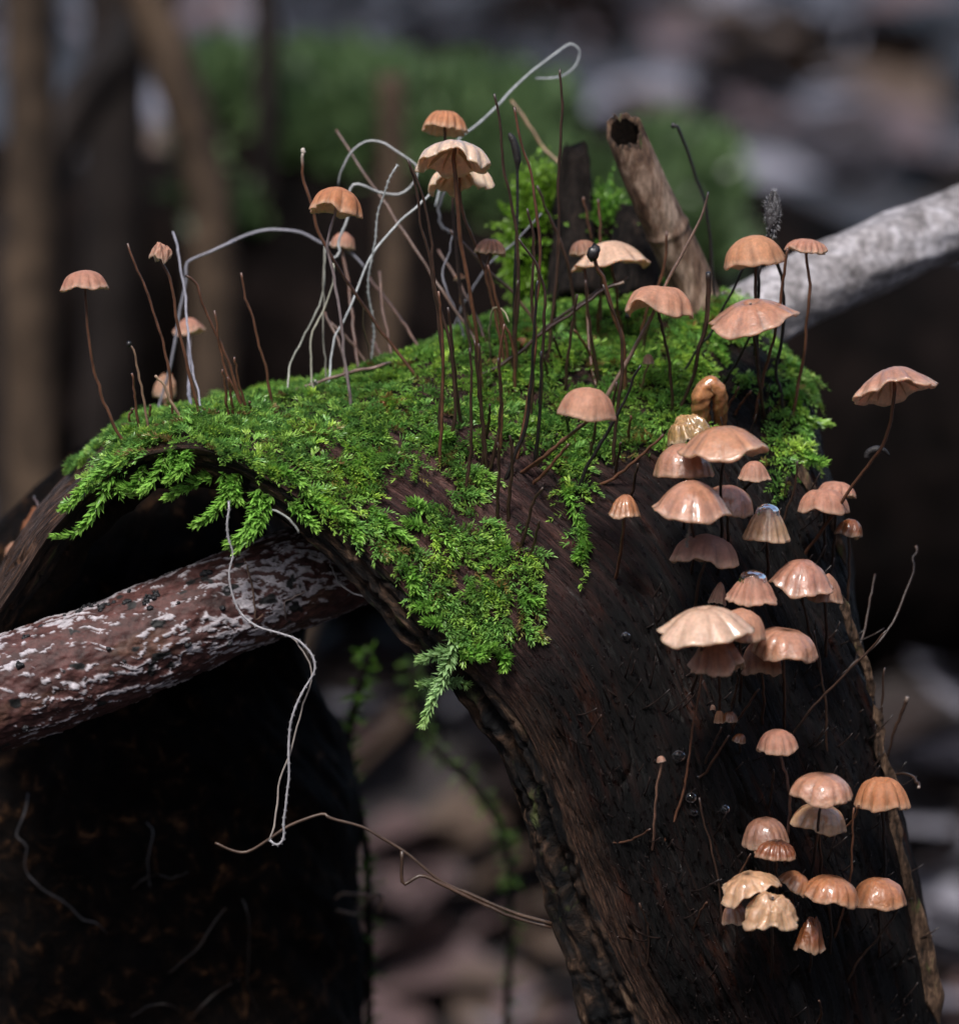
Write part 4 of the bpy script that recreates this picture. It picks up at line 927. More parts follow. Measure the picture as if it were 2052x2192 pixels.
thread(CB([(1045,570),(1050,800),(1030,950),(980,1090),(1010,1190),(1060,1300),(1100,1420),(1140,1540)]), (1.7, near_hit(*CB([(1140,1540)])[0])[2]), 4.5, 'mauve thread with an angular bend below the pale gilled cap', GRY)
thread(CB([(1585,730),(1430,900),(1260,1040),(1160,1200),(1080,1350),(1000,1530)]), (2.0, near_hit(*CB([(1000,1530)])[0])[2]), 4, 'mauve thread slanting past the small grooved cap', GRY)
thread(CB([(1000,600),(965,690),(975,800),(1030,850)]), (2.2, 2.2), 7, 'short dim grey thread behind the stalk of the pale gilled cap', (.16, .16, .18))
thread(CB([(1390,1390),(1370,1340),(1320,1298),(1285,1330),(1272,1400),(1275,1500),(1275,1630)]), (.6, near_hit(*CB([(1275,1630)])[0])[2]), 4, 'pale thread bent over like a hook in the ridge moss', (.4, .34, .22))
thread(CB([(215,1745),(210,1780),(195,1830)]), (.8, near_hit(*CB([(195,1830)])[0])[2]), 6, 'stubby pale thread end poking up from the moss edge', (.4, .38, .33))
thread(CB([(500,1270),(510,1450),(545,1620),(530,1720)]), (.9, near_hit(*CB([(530,1720)])[0])[2]), 3, 'tan thread joining the foot of the fuzzy white one', (.28, .2, .13))
# threads hanging over the branch
fx = -1.35
h1 = CI([(1010,460),(1005,560),(1015,640),(1030,700),(1015,780),(1030,880),(1060,950),(1130,1010),(1240,1050),(1330,1085),(1380,1150),(1390,1210),(1340,1300),(1300,1400),(1280,1500)])+CJ([(1275,300),(1270,420),(1260,520),(1255,610),(1230,640),(1195,618)])
thread(h1, [fx]*2+[-1.3]*(len(h1)-2), 5, 'long fuzzy white thread hanging from the moss across the red branch', (.50, .48, .50), 4.5, 900)
h2 = CI([(1285,1060),(1330,1120),(1370,1180),(1380,1240),(1340,1370),(1310,1480),(1285,1580)])+CJ([(1240,350),(1220,480),(1210,580),(1190,622)])
thread(h2, -1.24, 4, 'thin tan white thread twined beside the long hanging one', (.42, .36, .32))
def onb(p): return [min(hitb(x, y) or -.5, 1.2)-.03 for x, y in p]
h3 = CI([(1350,860),(1300,885),(1260,905),(1258,930),(1262,970),(1285,1040)])
thread(h3, onb(h3), 4, 'short tan thread curving on the red branch', (.28, .21, .19))
h4 = CI([(1465,730),(1470,760),(1490,810),(1550,860),(1630,890),(1715,965)])
thread(h4, [-.2, -.3, -.5, -.8, -1.0, (hit(*h4[-1]) or -1.1)+.02], 4.5, 'pale thread bridging from the branch to the bark edge', (.36, .33, .32))
h5 = CI([(1130,560),(1160,520),(1210,500),(1270,530),(1305,570),(1322,602)])
thread(h5, [-1.05, -1.1, -1.15, -1.2, -1.2, -1.2], 5, 'short hooked pale thread peeping out beneath the moss fringe', (.34, .35, .33))
h6 = CI([(1065,680),(1095,760),(1115,850),(1130,950),(1135,992),(1165,962)])
thread(h6, onb(h6), 4, 'brown thread running down the front of the red branch', (.17, .10, .07))
# rootlets on the stump
r3 = random.Random(5)
RT = [CJ(p) for p in ([(130,380),(110,500),(75,595),(115,640),(108,740),(180,830),(290,900),(370,970),(430,985),(480,1040)], [(640,530),(675,580),(655,700),(665,850)], [(1060,860),(1090,930),(1105,1080),(1095,1250),(1150,1400)], [(1080,1225),(960,1290),(880,1370),(830,1431)],
      [(560,1420),(650,1360),(740,1345),(820,1390)], [(1050,870),(950,980),(880,1090),(720,1230)], [(680,770),(760,785),(850,755)], [(560,860),(640,790),(720,760)], [(250,1340),(260,1230),(300,1140)], [(330,1180),(360,1310),(430,1400)], [(630,1330),(625,1180),(640,1020),(700,900)], [(1020,1080),(1045,1190),(1080,1230)], [(390,480),(390,650),(410,780)], [(10,1150),(90,1260),(160,1380)], [(175,205),(230,225),(320,210)])]
for k, p in enumerate(RT[:8]):
    d = [(hits(x, y) or 2.6)-.10 for x, y in p]
    d[0] += .14; d[-1] += .14
    SID[0] += 7; p3 = [P(x, y, q) for (x, y), q in zip(p, d)]
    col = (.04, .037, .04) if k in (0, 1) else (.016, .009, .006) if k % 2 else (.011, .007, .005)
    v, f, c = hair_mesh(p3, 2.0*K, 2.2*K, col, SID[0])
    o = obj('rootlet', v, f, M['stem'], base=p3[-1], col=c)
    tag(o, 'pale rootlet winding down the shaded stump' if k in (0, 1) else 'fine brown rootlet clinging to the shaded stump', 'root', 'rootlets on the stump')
for k, (x0, x1, x2, yy) in enumerate([(1445,1560,1660,855), (1430,1500,1580,930), (1600,1690,1680,860)]):
    p = CJ([(x0, yy+60), ((x0+x1)/2, yy+5), (x1, yy), (x2, yy+80 if k == 2 else yy+15)])
    p3 = [P(x, y, 3.4) for x, y in p]; SID[0] += 7
    v, f, c = hair_mesh(p3, 3*K, 3*K, (.1, .065, .045), SID[0]); o = obj('rootlet', v, f, M['stem'], base=p3[0], col=c)
    tag(o, 'loose rootlet arching off the flank of the shaded stump', 'root', 'rootlets on the stump')
# short bristles all over the lower wood face: nobody could count them
br = []; rb = np.random.default_rng(44); bc = []
tot = 0
while tot < 520:
    u = rb.integers(235, 400); w = rb.integers(25, 235); p = OUTD[u, w]; n = NRM[u, w]
    d = n*1.0+np.array([rb.normal()*.5, 0, .2+rb.random()*.7]); d /= np.linalg.norm(d); L = .05+.35*rb.random()**2
    t = np.linspace(0, 1, 5)[:, None]; q = p-n*.02+d*L*t+np.array([0, 0, .25*L])*t**2+rb.normal(size=3)*.08*L*t
    v, f = tube(q, np.linspace(.010, .006, 5), 4); br.append((v, f)); bc.append(np.tile(np.array([.018, .011, .009])*(.5+rb.random()), (len(v), 1))); tot += 1
v, f = merge(br); o = obj('bristles', v, f, M['stem'], LOG, LB, col=np.vstack(bc)); o['kind'] = 'stuff'
# black fungus beads on the branch
for k, (x, y, r) in enumerate([(570,860,8),(563,905,12),(552,912,9),(650,900,13),(662,885,11),(640,915,10),(690,872,12),(700,880,9),(680,890,10),(666,935,12),(450,930,12),(445,945,9),(455,922,8),(480,920,8),(505,910,8),(375,930,10),(355,945,9),(395,920,9),(405,925,8),(345,952,8),(115,1062,10),(105,1068,8),(85,1188,14),(180,1015,8),(910,782,16),(895,786,11),(930,778,11),(985,935,11),(1015,1095,10),(830,1100,11),(480,1115,8),(110,1465,14),(790,912,8),(550,1170,7),(320,925,7),(285,968,7),(420,915,8)]):
    (px, py), = CI([(x, y)]); d = hitb(px, py)
    if d is None: d = hitb(px, py+6)
    if d is None: continue
    c = P(px, py, d); s = r*.6*K
    v1, f1 = blob(c, (s, s, s*.8), 300+k, 8, 10, .5)
    parts = [(v1, f1)]+[blob(c+np.array([r3.uniform(-1, 1)*s, -.3*s, r3.uniform(-.8, .8)*s]), (s*.5,)*3, 340+k+j, 6, 8, .4) for j in range(3)]
    v, f = merge(parts); o = obj('black_fungus', v, f, M['scrap'], base=c, col=np.tile(np.array([.009, .009, .011]), (len(v), 1)))
    tag(o, 'tiny black crusty fungus bead on the red flaking branch', 'fungus', 'black beads on the branch')

# ------------------------------------------------------------------ mushrooms
TONE = {'peach': (.50, .255, .165), 'orange': (.47, .20, .095), 'pale': (.66, .44, .315), 'brown': (.33, .165, .108), 'rust': (.26, .085, .03),
        'yellow': (.58, .345, .20), 'cream': (.74, .53, .39), 'amber': (.34, .19, .08), 'pink': (.46, .225, .155), 'dim': (.33, .17, .125), 'ochre': (.51, .25, .135)}
def make_cap(R, H, kind, seed, lobes=11, groove=.06, wave=.12, navel=.0, flare=.06, crumple=0.0, dark=0.0, tone='peach', thick=.045):
    r2 = np.random.default_rng(seed); nph, nt = 96, 26
    ph = np.linspace(0, 2*math.pi, nph, endpoint=False)[None, :]; t = np.linspace(0.0, 1, nt)[:, None]; te = np.maximum(t, .004)
    if kind == 'dome': r = np.sin(te*math.pi/2)**.92; z = np.cos(te*math.pi/2*.985)**.85
    elif kind == 'flat': r = te**.95; z = 1-te**2.1
    elif kind == 'bell': r = .62*np.sin(np.minimum(te*1.25, 1)*math.pi/2)+.38*te**2.0; z = 1-te**1.55
    else: r = .72*np.sin(np.minimum(te*1.15, 1)*math.pi/2)**.9+.28*te**3; z = 1-te**1.9          # 'cup': steep sides
    p0 = r2.random(8)*6.28
    # grooves of uneven strength and spacing
    ang = ph+.10*np.sin(2*ph+p0[0])+.07*np.sin(3*ph+p0[1])
    lob = np.abs(np.cos(ang*lobes/2))**.7-.62
    gs = .65+.7*vn(ph*2.2+5, ph*0, seed)
    ra = t**1.4; groove = groove*1.4
    r = r*(1+groove*lob*gs*ra*1.3)+flare*t**9
    z = z+navel*-np.exp(-(t/.13)**2)+groove*.5*lob*gs*ra*(1-t*.4)
    wv = (.5*np.sin(2*ph+p0[2])+.45*np.sin(3*ph+p0[3])+.35*np.sin(5*ph+p0[4])+.3*np.sin(lobes*ph+p0[5])*.6)
    z = z+wave*wv*t**4*(R/max(H, .3*R))
    r = r*(1+wave*.45*(np.sin(2*ph+p0[6])*.5+np.sin(3*ph+p0[7])*.5)*t)
    r = r*(1+.05*(vn(ph*lobes*.9+seed, ph*0, seed+1)-.5)*t**3+.03*(vn(ph*20, ph*0, seed+2)-.5)*t**6)
    nz = fbm(np.cos(ph)*r*2.6+seed, np.sin(ph)*r*2.6+3, seed, 4)-.5
    r = r*(1+(.08+crumple)*nz*t); z = z+(.10+crumple*1.6)*nz
    X = R*r*np.cos(ph); Y = R*r*np.sin(ph); Z = H*z+0*ph
    out = np.stack([X, Y, Z], -1)
    th = thick*R*(1.6-t*1.3)
    ni = 16; ti = np.linspace(1, 0.06, ni)[:, None]; ii = np.clip(((ti*(nt-1))).astype(int), 0, nt-1)[:, 0]
    inn = out[ii].copy(); inn[..., 2] -= (thick*R*(1.9-ti*1.0)); inn[..., :2] *= (1-thick*.7)
    V = np.vstack([out.reshape(-1, 3), inn.reshape(-1, 3)])
    F = np.vstack([grid_faces(nt, nph, True), grid_faces(ni, nph, True, off=nt*nph)])
    j = np.arange(nph); e0 = (nt-1)*nph; e1 = nt*nph
    F = np.vstack([F, np.stack([e0+j, e0+(j+1) % nph, e1+(j+1) % nph, e1+j], -1)])
    c = np.array(TONE[tone]); k = np.ones((nt, nph, 1))
    str_ = (np.clip(-lob*1.6, 0, 1)*gs*ra)[..., None]
    col = c*(1-.48*str_)
    pale = np.clip((t-.86)/.14, 0, 1)[..., None]*np.ones((1, nph, 1)); col = col*(1-.4*pale)+np.array([.72, .53, .40])*.4*pale
    fine = vn(ph*26, t*1.5, seed+7)[..., None]; col = col*(1-.34*(fine-.5)*ra[..., None])
    mot = fbm(np.cos(ph)*r*5+9, np.sin(ph)*r*5, seed+4, 4)[..., None]; col = col*(.80+.40*mot)
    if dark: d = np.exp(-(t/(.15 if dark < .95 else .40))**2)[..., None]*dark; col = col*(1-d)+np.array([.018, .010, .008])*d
    ci = np.array([.78, .58, .43])*(1.0 if tone not in ('rust', 'dim', 'brown') else .6)*np.ones((ni, nph, 1))
    C = np.vstack([col.reshape(-1, 3), ci.reshape(-1, 3)])
    # gills
    gl = []; ng = lobes+3
    for g in range(ng):
        a = 2*math.pi*(g+.3*r2.random())/ng; jj = int(a/(2*math.pi)*nph) % nph; L = []
        for tt in np.linspace(.97, .14, 9):
            q = out[int(tt*(nt-1)), jj]; top = q-np.array([0, 0, thick*R*(1.5-tt)])
            top = top*np.array([1-thick*.6, 1-thick*.6, 1]); dep = .20*R*math.sin(math.pi*min(1, (1.0-tt)*1.5+.02)*.62)
            L.append((top, top-np.array([0, 0, dep])))
        w = np.array([-math.sin(a), math.cos(a), 0])*R*.010
        vv = []
        for top, bot in L: vv += [top-w, top+w, bot+w*.4, bot-w*.4]
        ff = []
        for q in range(8):
            b = q*4
            ff += [(b, b+4, b+7, b+3), (b+1, b+2, b+6, b+5), (b+3, b+7, b+6, b+2)]
        gl.append((np.array(vv), ff))
    gv, gf = merge(gl)
    return V, F, C, gv, gf
MG = 'parachute mushrooms on the rotting log'
def rotm(roll, e, yaw):
    return np.array(Matrix.Rotation(math.radians(roll), 3, 'Y') @ Matrix.Rotation(math.radians(e), 3, 'X') @ Matrix.Rotation(yaw, 3, 'Z'))
MID_ = [0]
def mushroom(lab, bb, kind='dome', roll=0, e=6, tone='peach', wet=False, off=.5, stem=None, stem_len=150, stem_dx=0, dep=None, stemcol=None, sr=(3.0, 3.6), dflt=1.0, gills=True, **kw):
    MID_[0] += 1; seed = 2000+MID_[0]*37
    x0, y0, x1, y1 = bb; cx = (x0+x1)/2; w = x1-x0; h = y1-y0
    st = list(stem) if stem else None
    if st is None: st = [(cx, y1-4), (cx+stem_dx*.3+4, y1+stem_len*.4), (cx+stem_dx, y1+stem_len)]
    bx, by, bd = base_depth(*st[-1], dflt); st[-1] = (bx, by)
    d = dep if dep is not None else bd-off
    k = pxs(d); ro = abs(math.radians(roll)); el = abs(math.radians(e))
    R = w*k/2/max(.75, math.cos(ro))/1.0
    H = max((h*k-R*math.sin(el)*1.1-1.1*R*math.sin(ro))/math.cos(el), .32*R)
    cyr = y1-(R*math.sin(el)*.9+.55*R*math.sin(ro))/k
    C0 = P(cx, cyr, d); Rm = rotm(roll, (e-10), random.random()*6.28)
    V, F, C, gv, gf = make_cap(R, H, kind, seed, tone=tone, **kw)
    V = V@Rm.T+C0; gv = gv@Rm.T+C0
    apex = Rm@np.array([0, 0, H*.86])+C0
    p3 = [apex, C0+Rm@np.array([0, 0, H*.1])]
    rest = st[1:] if len(st) > 2 or stem else st[1:]
    q = np.asarray([proj(p3[1])]+rest, float); s = np.r_[0, np.cumsum(np.linalg.norm(np.diff(q, axis=0), axis=1))]; s /= s[-1]
    p3 += [P(x, y, d+(bd+.06-d)*tt**1.3) for (x, y), tt in zip(q[1:], s[1:])]
    base = p3[-1]; root = empty('mushroom', base); tag(root, lab, 'mushroom', MG)
    capo = obj('cap', V, F, M['jelly' if tone == 'amber' else 'cap_wet' if wet else 'cap'], root, base, col=C)
    if gills:
        gc = np.array([.78, .58, .43])*(1.0 if tone not in ('rust', 'dim', 'brown') else .6)
        obj('gills', gv, gf, M['gill'], capo, base, col=np.tile(gc, (len(gv), 1)), smooth=False)
    sv, sf, sc = hair_mesh(p3, sr[0]*k, sr[1]*k, stemcol or DK, seed+3, 8)
    obj('stem', sv, sf, M['stem'], root, base, col=sc)
    return root, C0, R, V, Rm

def BBX(f, x0, y0, x1, y1):
    (a, b), (c, d) = f([(x0, y0), (x1, y1)]); return (a, b, c, d)
m = mushroom
# on the arch end
m('pale pink dome cap standing alone on a long stalk at the arch end', BBX(CA,138,470,472,645), 'dome', -3, 4, 'pink', stem=CA([(297,615),(320,800),(340,1050),(380,1280),(440,1480),(540,1720),(640,1900)]), off=.1, flare=.12, stemcol=BR, lobes=12, groove=.04)
m('small shrivelled crumpled cap on a brown stalk near the kinked thread', BBX(CA,815,268,978,392), 'dome', 8, 0, 'pink', stem=CA([(930,370),(990,560),(1030,840),(1090,1120),(1150,1380),(1225,1670)]), off=.1, crumple=.45, wave=.3, stemcol=BR)
m('blurred wavy pink cap behind the mauve upright thread', BBX(CA,1015,845,1262,985), 'flat', -8, 2, 'pink', stem=CA([(1140,970),(1135,1200),(1140,1660)]), off=0, dep=2.6, wave=.2, stemcol=(.2, .18, .2))
m('blurred crumpled little cap low behind the short tan stalk', BBX(CA,858,1330,1012,1500), 'dome', 4, 0, 'peach', stem=CA([(960,1500),(990,1600),(1005,1700)]), off=0, dep=2.6, crumple=.4, stemcol=BR)
m('orange brown folded cap out on the far foot of the arch', (44,1080,96,1172), 'bell', 6, 2, 'rust', stem=[(75,1165),(90,1185),(105,1215)], off=.0, dep=2.4, crumple=.25, stemcol=TN)
m('blurred salmon cap tucked under the folded orange brown one', (14,1158,62,1210), 'dome', -6, 2, 'peach', stem=[(40,1208),(50,1230),(62,1260)], off=0, dep=2.5, crumple=.15)
stalk(CI([(150,440),(175,490),(210,570),(225,640)]), BR, 'brown stalk with a dark tip beside the folded orange brown cap', 0, dep=2.0, tip=BK, dflt=1.5)
# crowd behind the ridge
m('orange two humped cap with a notched rim beside the pale tipped stalk', BBX(CB,188,556,476,748), 'dome', 10, -3, 'orange', stem=CB([(305,715),(285,900),(310,1050),(345,1230),(370,1400),(395,1660),(432,1930)]), off=.25, wave=.16, lobes=9, groove=.10, stemcol=(.19, .15, .15))
m('ridged orange cap topmost of all, above the pale gilled cap', BBX(CB,874,98,1122,252), 'dome', 4, -8, 'orange', stem=CB([(1000,200),(1003,300),(1040,560),(1060,900),(1120,1350),(1180,1700)]), off=.0, lobes=15, groove=.10, wave=.10, dep=1.5)
m('large pale cream cap showing its gills below the topmost ridged cap', BBX(CB,856,285,1250,490), 'dome', 3, -14, 'cream', True, stem=CB([(1062,420),(1070,600),(1085,800),(1120,1050),(1160,1250),(1200,1500),(1230,1850)]), off=.35, wave=.22, lobes=10, groove=.08, sr=(4.5, 4.0), stemcol=BR)
m('frilly cream cap hanging just under the large pale cream cap', BBX(CB,925,425,1252,595), 'dome', -5, -10, 'cream', stem=CB([(1090,560),(1110,720),(1150,830),(1220,1020),(1300,1230),(1360,1480),(1400,1700)]), off=.2, dep=1.0, wave=.35, lobes=12, groove=.12, stemcol=BR)
m('small dark grooved cap beside the slanting mauve thread', BBX(CB,1186,878,1362,984), 'dome', 6, 3, 'brown', stem=CB([(1255,975),(1250,1090),(1290,1280),(1340,1500),(1370,1700)]), off=.1, lobes=14, groove=.14, dark=.8, stemcol=BR)
m('tiny orange button cap low among the ridge stalks', BBX(CB,1056,1086,1122,1132), 'flat', -14, 2, 'orange', stem=CB([(1085,1130),(1095,1250),(1130,1350),(1195,1500)]), off=.1, stemcol=(.3, .16, .08), dep=1.7, sr=(2.4, 2.6))
m('blurred pink cap half hidden behind threads under the orange two humped cap', BBX(CB,308,838,444,948), 'dome', 10, 0, 'pink', stem=CB([(380,940),(420,1200),(450,1500),(480,1720)]), off=0, dep=2.4, stemcol=BR)
m('pale peach spread cap in front of the mossy stubs', BBX(CC,350,828,757,990), 'flat', -6, 2, 'pale', stem=CC([(565,960),(580,1130),(600,1290),(625,1400)]), off=.25, wave=.10, groove=.08, lobes=9, stemcol=BR)
m('small brown cap half behind the pale peach spread cap', BBX(CC,324,828,470,922), 'dome', -8, 2, 'brown', stem=CC([(405,920),(408,1050),(415,1200),(430,1450),(470,1690)]), off=.1, lobes=13, groove=.1, stemcol=BR, dep=1.6)
m('folded peach cap crossed by two dark stalks on the ridge', BBX(CC,634,1078,1006,1264), 'dome', 6, 2, 'peach', stem=CC([(815,1220),(860,1420),(890,1600),(905,1870)]), off=.3, wave=.22, lobes=7, groove=.10, navel=.15)
m('tall ochre dome cap above the wide wet cap', BBX(CC,1208,797,1533,1002), 'dome', -9, 4, 'ochre', stem=CC([(1360,980),(1375,1150),(1385,1400),(1420,1880)]), off=.35, wave=.10, lobes=8, groove=.04)
m('small grooved pink cap against the pale branch', BBX(CC,1553,820,1772,912), 'dome', 6, 3, 'pink', stem=CC([(1665,905),(1680,1100),(1660,1350),(1630,1600),(1580,1880)]), off=.3, lobes=14, groove=.14, dep=.6, stemcol=BR)
m('wide wet wavy cap with a sunken middle before the pale branch', BBX(CC,1128,1148,1590,1378), 'flat', -9, 19, 'peach', True, stem=CC([(1380,1350),(1390,1600),(1430,1880)]), off=.5, wave=.10, lobes=9, groove=.06, navel=.35, dark=.35)
stalk(CC([(1556,880),(1530,1060),(1500,1300),(1450,1500),(1400,1700),(1370,1880)]), BR, 'brown stalk running down past the rim of the wide wet cap', .55, (3, 3.6))
stalk(CC([(1485,940),(1520,1050),(1540,1200),(1520,1400),(1490,1560),(1490,1620),(1520,1700),(1530,1880)]), BK, 'black wavy stalk behind the wide wet cap', .2, (4, 3.4))
m('round matt cap blurred in front of the mossy wood', (1196,826,1312,903), 'dome', 6, 4, 'peach', stem=[(1265,890),(1255,905),(1223,928),(1169,974),(1110,1015)], off=1.3, groove=.015, wave=.05, lobes=6, stemcol=BR)
m('tiny pink bud cap on a thin bent stalk over the ridge moss', (1376,758,1399,780), 'dome', 0, 0, 'pink', stem=CC([(755,1540),(740,1620),(715,1720)]), off=.3, sr=(2.2, 2.4), stemcol=TN, gills=False)
m('small orange bell cap alone on the dark red wood', (1304,1057,1369,1108), 'cup', 2, 6, 'orange', True, stem=[(1334,1104),(1331,1150),(1322,1215),(1316,1250)], off=.5, lobes=10, groove=.08, dark=.6, stemcol=BR)
# big cluster on the shoulder
m('wide orange spread cap on top of the big cluster', BBX(CD_,284,548,776,735), 'flat', -3, 5, 'ochre', True, stem=CD_([(515,700),(512,850),(512,1000),(518,1150),(510,1300),(490,1420)]), off=1.15, wave=.14, lobes=11, groove=.05, stemcol=BK, sr=(3.5, 3.4))
m('smooth brown bell cap wedged beneath the wide orange spread cap', BBX(CD_,138,655,460,865), 'dome', -2, 6, 'peach', True, off=.75, stem_len=110, wave=.06, lobes=10, groove=.035)
m('big brown bell cap with a frilled rim in the cluster', BBX(CD_,133,853,556,1092), 'bell', 3, 10, 'peach', True, off=1.1, stem_len=120, wave=.10, lobes=10, groove=.05, flare=.08)
m('brown cap peeping out behind the big frilled bell cap', BBX(CD_,400,878,686,1080), 'dome', 10, 6, 'pink', True, off=.45, stem_len=100, wave=.07, groove=.04)
m('small pale pink thimble cap above the dewy bell', BBX(CD_,612,758,784,872), 'cup', 0, 6, 'pink', stem=CD_([(660,870),(640,920),(600,1010)]), off=.5, lobes=13, groove=.05)
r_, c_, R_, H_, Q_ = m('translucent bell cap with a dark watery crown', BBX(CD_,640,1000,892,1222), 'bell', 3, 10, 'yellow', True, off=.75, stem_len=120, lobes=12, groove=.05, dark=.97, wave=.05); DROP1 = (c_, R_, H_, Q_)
m('lobed pink cap at the bark edge crossed by the long stalk', BBX(CD_,958,913,1230,1058), 'dome', 0, 5, 'pink', stem=CD_([(1100,1040),(1100,1150),(1095,1290),(1090,1330)]), off=.45, navel=.3, lobes=8, groove=.08)
m('ribbed pink cap peeking out behind the lobed one at the bark edge', BBX(CD_,1063,866,1267,972), 'dome', 8, 5, 'pink', stem=CD_([(1160,1050),(1155,1200),(1145,1370)]), off=.25, lobes=14, groove=.10, dflt=.3)
m('little rusty lobed cap outermost at the bark edge', BBX(CD_,1168,1078,1302,1198), 'dome', 12, 4, 'rust', True, stem=CD_([(1225,1190),(1240,1350),(1232,1500),(1228,1700)]), off=.15, lobes=6, groove=.14, wave=.2, dflt=.3)
m('broad pinkish cap showing its gills on a long curved stalk out beside the wood', BBX(CD_,1288,200,1717,430), 'flat', -11, -11, 'peach', True, stem=CD_([(1480,370),(1465,550),(1420,690),(1380,750),(1260,890),(1180,1020),(1090,1140),(1000,1270),(985,1310)]), off=1.0, wave=.12, lobes=11, groove=.07, stemcol=BR, sr=(3.6, 3.8))
m('dull blurred brown cap in shade under the big frilled bell cap', BBX(CD_,244,1168,602,1352), 'dome', 4, 2, 'dim', stem=CD_([(380,1300),(385,1450),(360,1600),(350,1680)]), off=.4, wave=.12, groove=.05)
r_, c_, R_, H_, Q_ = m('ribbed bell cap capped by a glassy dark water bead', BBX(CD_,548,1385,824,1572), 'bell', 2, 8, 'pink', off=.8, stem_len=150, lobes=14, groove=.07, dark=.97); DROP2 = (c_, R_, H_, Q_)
m('pointed wet brown cap with a wavy rim near the bark edge', BBX(CD_,788,1293,1142,1515), 'bell', 6, 12, 'pink', True, off=.8, stem=CD_([(970,1490),(985,1600),(1020,1750),(1070,1960)]), wave=.14, lobes=10, groove=.06, dark=.3)
m('brown cap half under the pointed wet cap', BBX(CD_,998,1390,1202,1568), 'bell', 8, 8, 'brown', off=.5, stem_len=120, wave=.08)
m('small pinkish cap sliver behind the glassy beaded bell', BBX(CD_,440,1440,540,1575), 'bell', 10, 4, 'pink', off=.3, stem_len=70, gills=False)
m('large cream cap with a scalloped rim lowest in the big cluster', BBX(CD_,174,1563,672,1792), 'flat', -5, 10, 'pale', True, off=1.3, stem=CD_([(410,1760),(400,1850),(380,1960),(340,2080)]), wave=.12, lobes=9, groove=.08, navel=.1)
m('plain brown cap partly under the large cream scalloped cap', BBX(CD_,478,1590,757,1790), 'dome', 4, 6, 'peach', off=1.0, stem_len=130, wave=.05, groove=.03)
m('ragged torn brown cap hanging below the large cream cap', BBX(CD_,338,1740,652,1955), 'bell', -4, 8, 'brown', off=.85, stem_len=110, wave=.28, groove=.10, crumple=.2)
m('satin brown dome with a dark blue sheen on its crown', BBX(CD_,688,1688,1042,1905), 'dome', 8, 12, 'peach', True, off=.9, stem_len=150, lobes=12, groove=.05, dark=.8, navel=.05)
m('dark brown cap mostly hidden below the satin brown dome', BBX(CD_,632,1770,853,1978), 'dome', -4, 5, 'brown', off=.6, stem_len=110)
# lower groups
m('ribbed half round cap alone above the lower groups', BBX(CE,863,484,1060,610), 'dome', -2, 5, 'pink', stem=CE([(970,600),(1000,700),(1020,830),(1015,950),(990,1180)]), off=.7, lobes=13, groove=.07, dark=.5, stemcol=(.09, .05, .04))
m('shiny flat topped tan cap stacked over another tan cap', BBX(CE,1028,695,1330,858), 'dome', 4, 10, 'peach', True, stem=CE([(1165,850),(1165,930),(1155,1030),(1130,1180),(1090,1330)]), off=1.0, dark=.8, lobes=10, groove=.05, stemcol=BK)
m('shiny tan cap stacked under the flat topped one', BBX(CE,1033,845,1297,1008), 'dome', 8, 12, 'yellow', True, off=.6, stem_len=130, dark=.9, lobes=12, groove=.06)
m('reddish lobed pumpkin shaped cap against the bark strip', BBX(CE,1353,722,1602,892), 'dome', 0, 7, 'orange', stem=CE([(1480,880),(1487,990),(1490,1100),(1485,1380)]), off=.55, lobes=11, groove=.14, navel=.25, stemcol=BK)
stalk(CE([(1362,870),(1345,920),(1320,960),(1280,990),(1240,1005)]), BR, 'thin dark stalk curving in beside the reddish lobed cap', .3, (2.6, 3))
m('brown bell cap with a misty dark tip over a small rusty cap', BBX(CE,793,920,1012,1084), 'dome', -2, 6, 'brown', True, off=.5, stem_len=110, lobes=13, groove=.05, dark=.6)
m('small dark rusty ribbed cap in front of the misty tipped cap', BBX(CE,853,1028,1042,1142), 'dome', 6, 10, 'rust', True, off=.75, stem_len=110, lobes=15, groove=.12, dark=1.0)
m('tilted yellow brown cap with a torn open side in the lowest group', BBX(CE,686,1178,962,1328), 'flat', -12, 16, 'yellow', True, off=.7, stem_len=90, wave=.25, dark=.9, crumple=.12)
m('pale crumpled cap with a puckered dark middle in the lowest group', BBX(CE,793,1283,1058,1485), 'bell', 4, 22, 'yellow', True, off=1.05, stem_len=110, wave=.26, dark=.8, navel=.4, crumple=.2, groove=.12, lobes=9)
m('small dull brown cap tucked behind the pale crumpled one', BBX(CE,688,1342,817,1464), 'dome', -6, 6, 'brown', True, off=.5, stem_len=80)
m('orange cap wedged between the torn cap and the glossy blotched cap', BBX(CE,960,1168,1102,1315), 'dome', 30, 6, 'orange', True, off=.45, stem_len=80, dark=.7)
m('glossy blotched orange brown cap beside the wedged orange cap', BBX(CE,1088,1198,1348,1366), 'dome', 10, 8, 'orange', True, off=.8, stem_len=110, dark=.8, wave=.12)
m('shiny orange brown dome at the end of the lowest group by the bark strip', BBX(CE,1326,1216,1592,1380), 'dome', 4, 8, 'orange', True, off=.7, stem_len=110, dark=.3, lobes=9, groove=.04)
m('tiny round button on the shadowed wood beside the dark buds', BBX(CE,645,395,698,462), 'dome', 0, 4, 'orange', off=.15, stem_len=25, gills=False, sr=(2, 2))
m('tiny dark red bud on the shadowed wood', BBX(CE,735,505,800,562), 'dome', 12, 4, 'rust', True, off=.2, stem_len=25, gills=False, sr=(2, 2), dark=.8)
m('dark wet bud above the tiny dark red one', BBX(CE,690,395,762,460), 'dome', -8, 4, 'rust', True, off=.25, stem_len=25, gills=False, sr=(2, 2), dark=1.0)
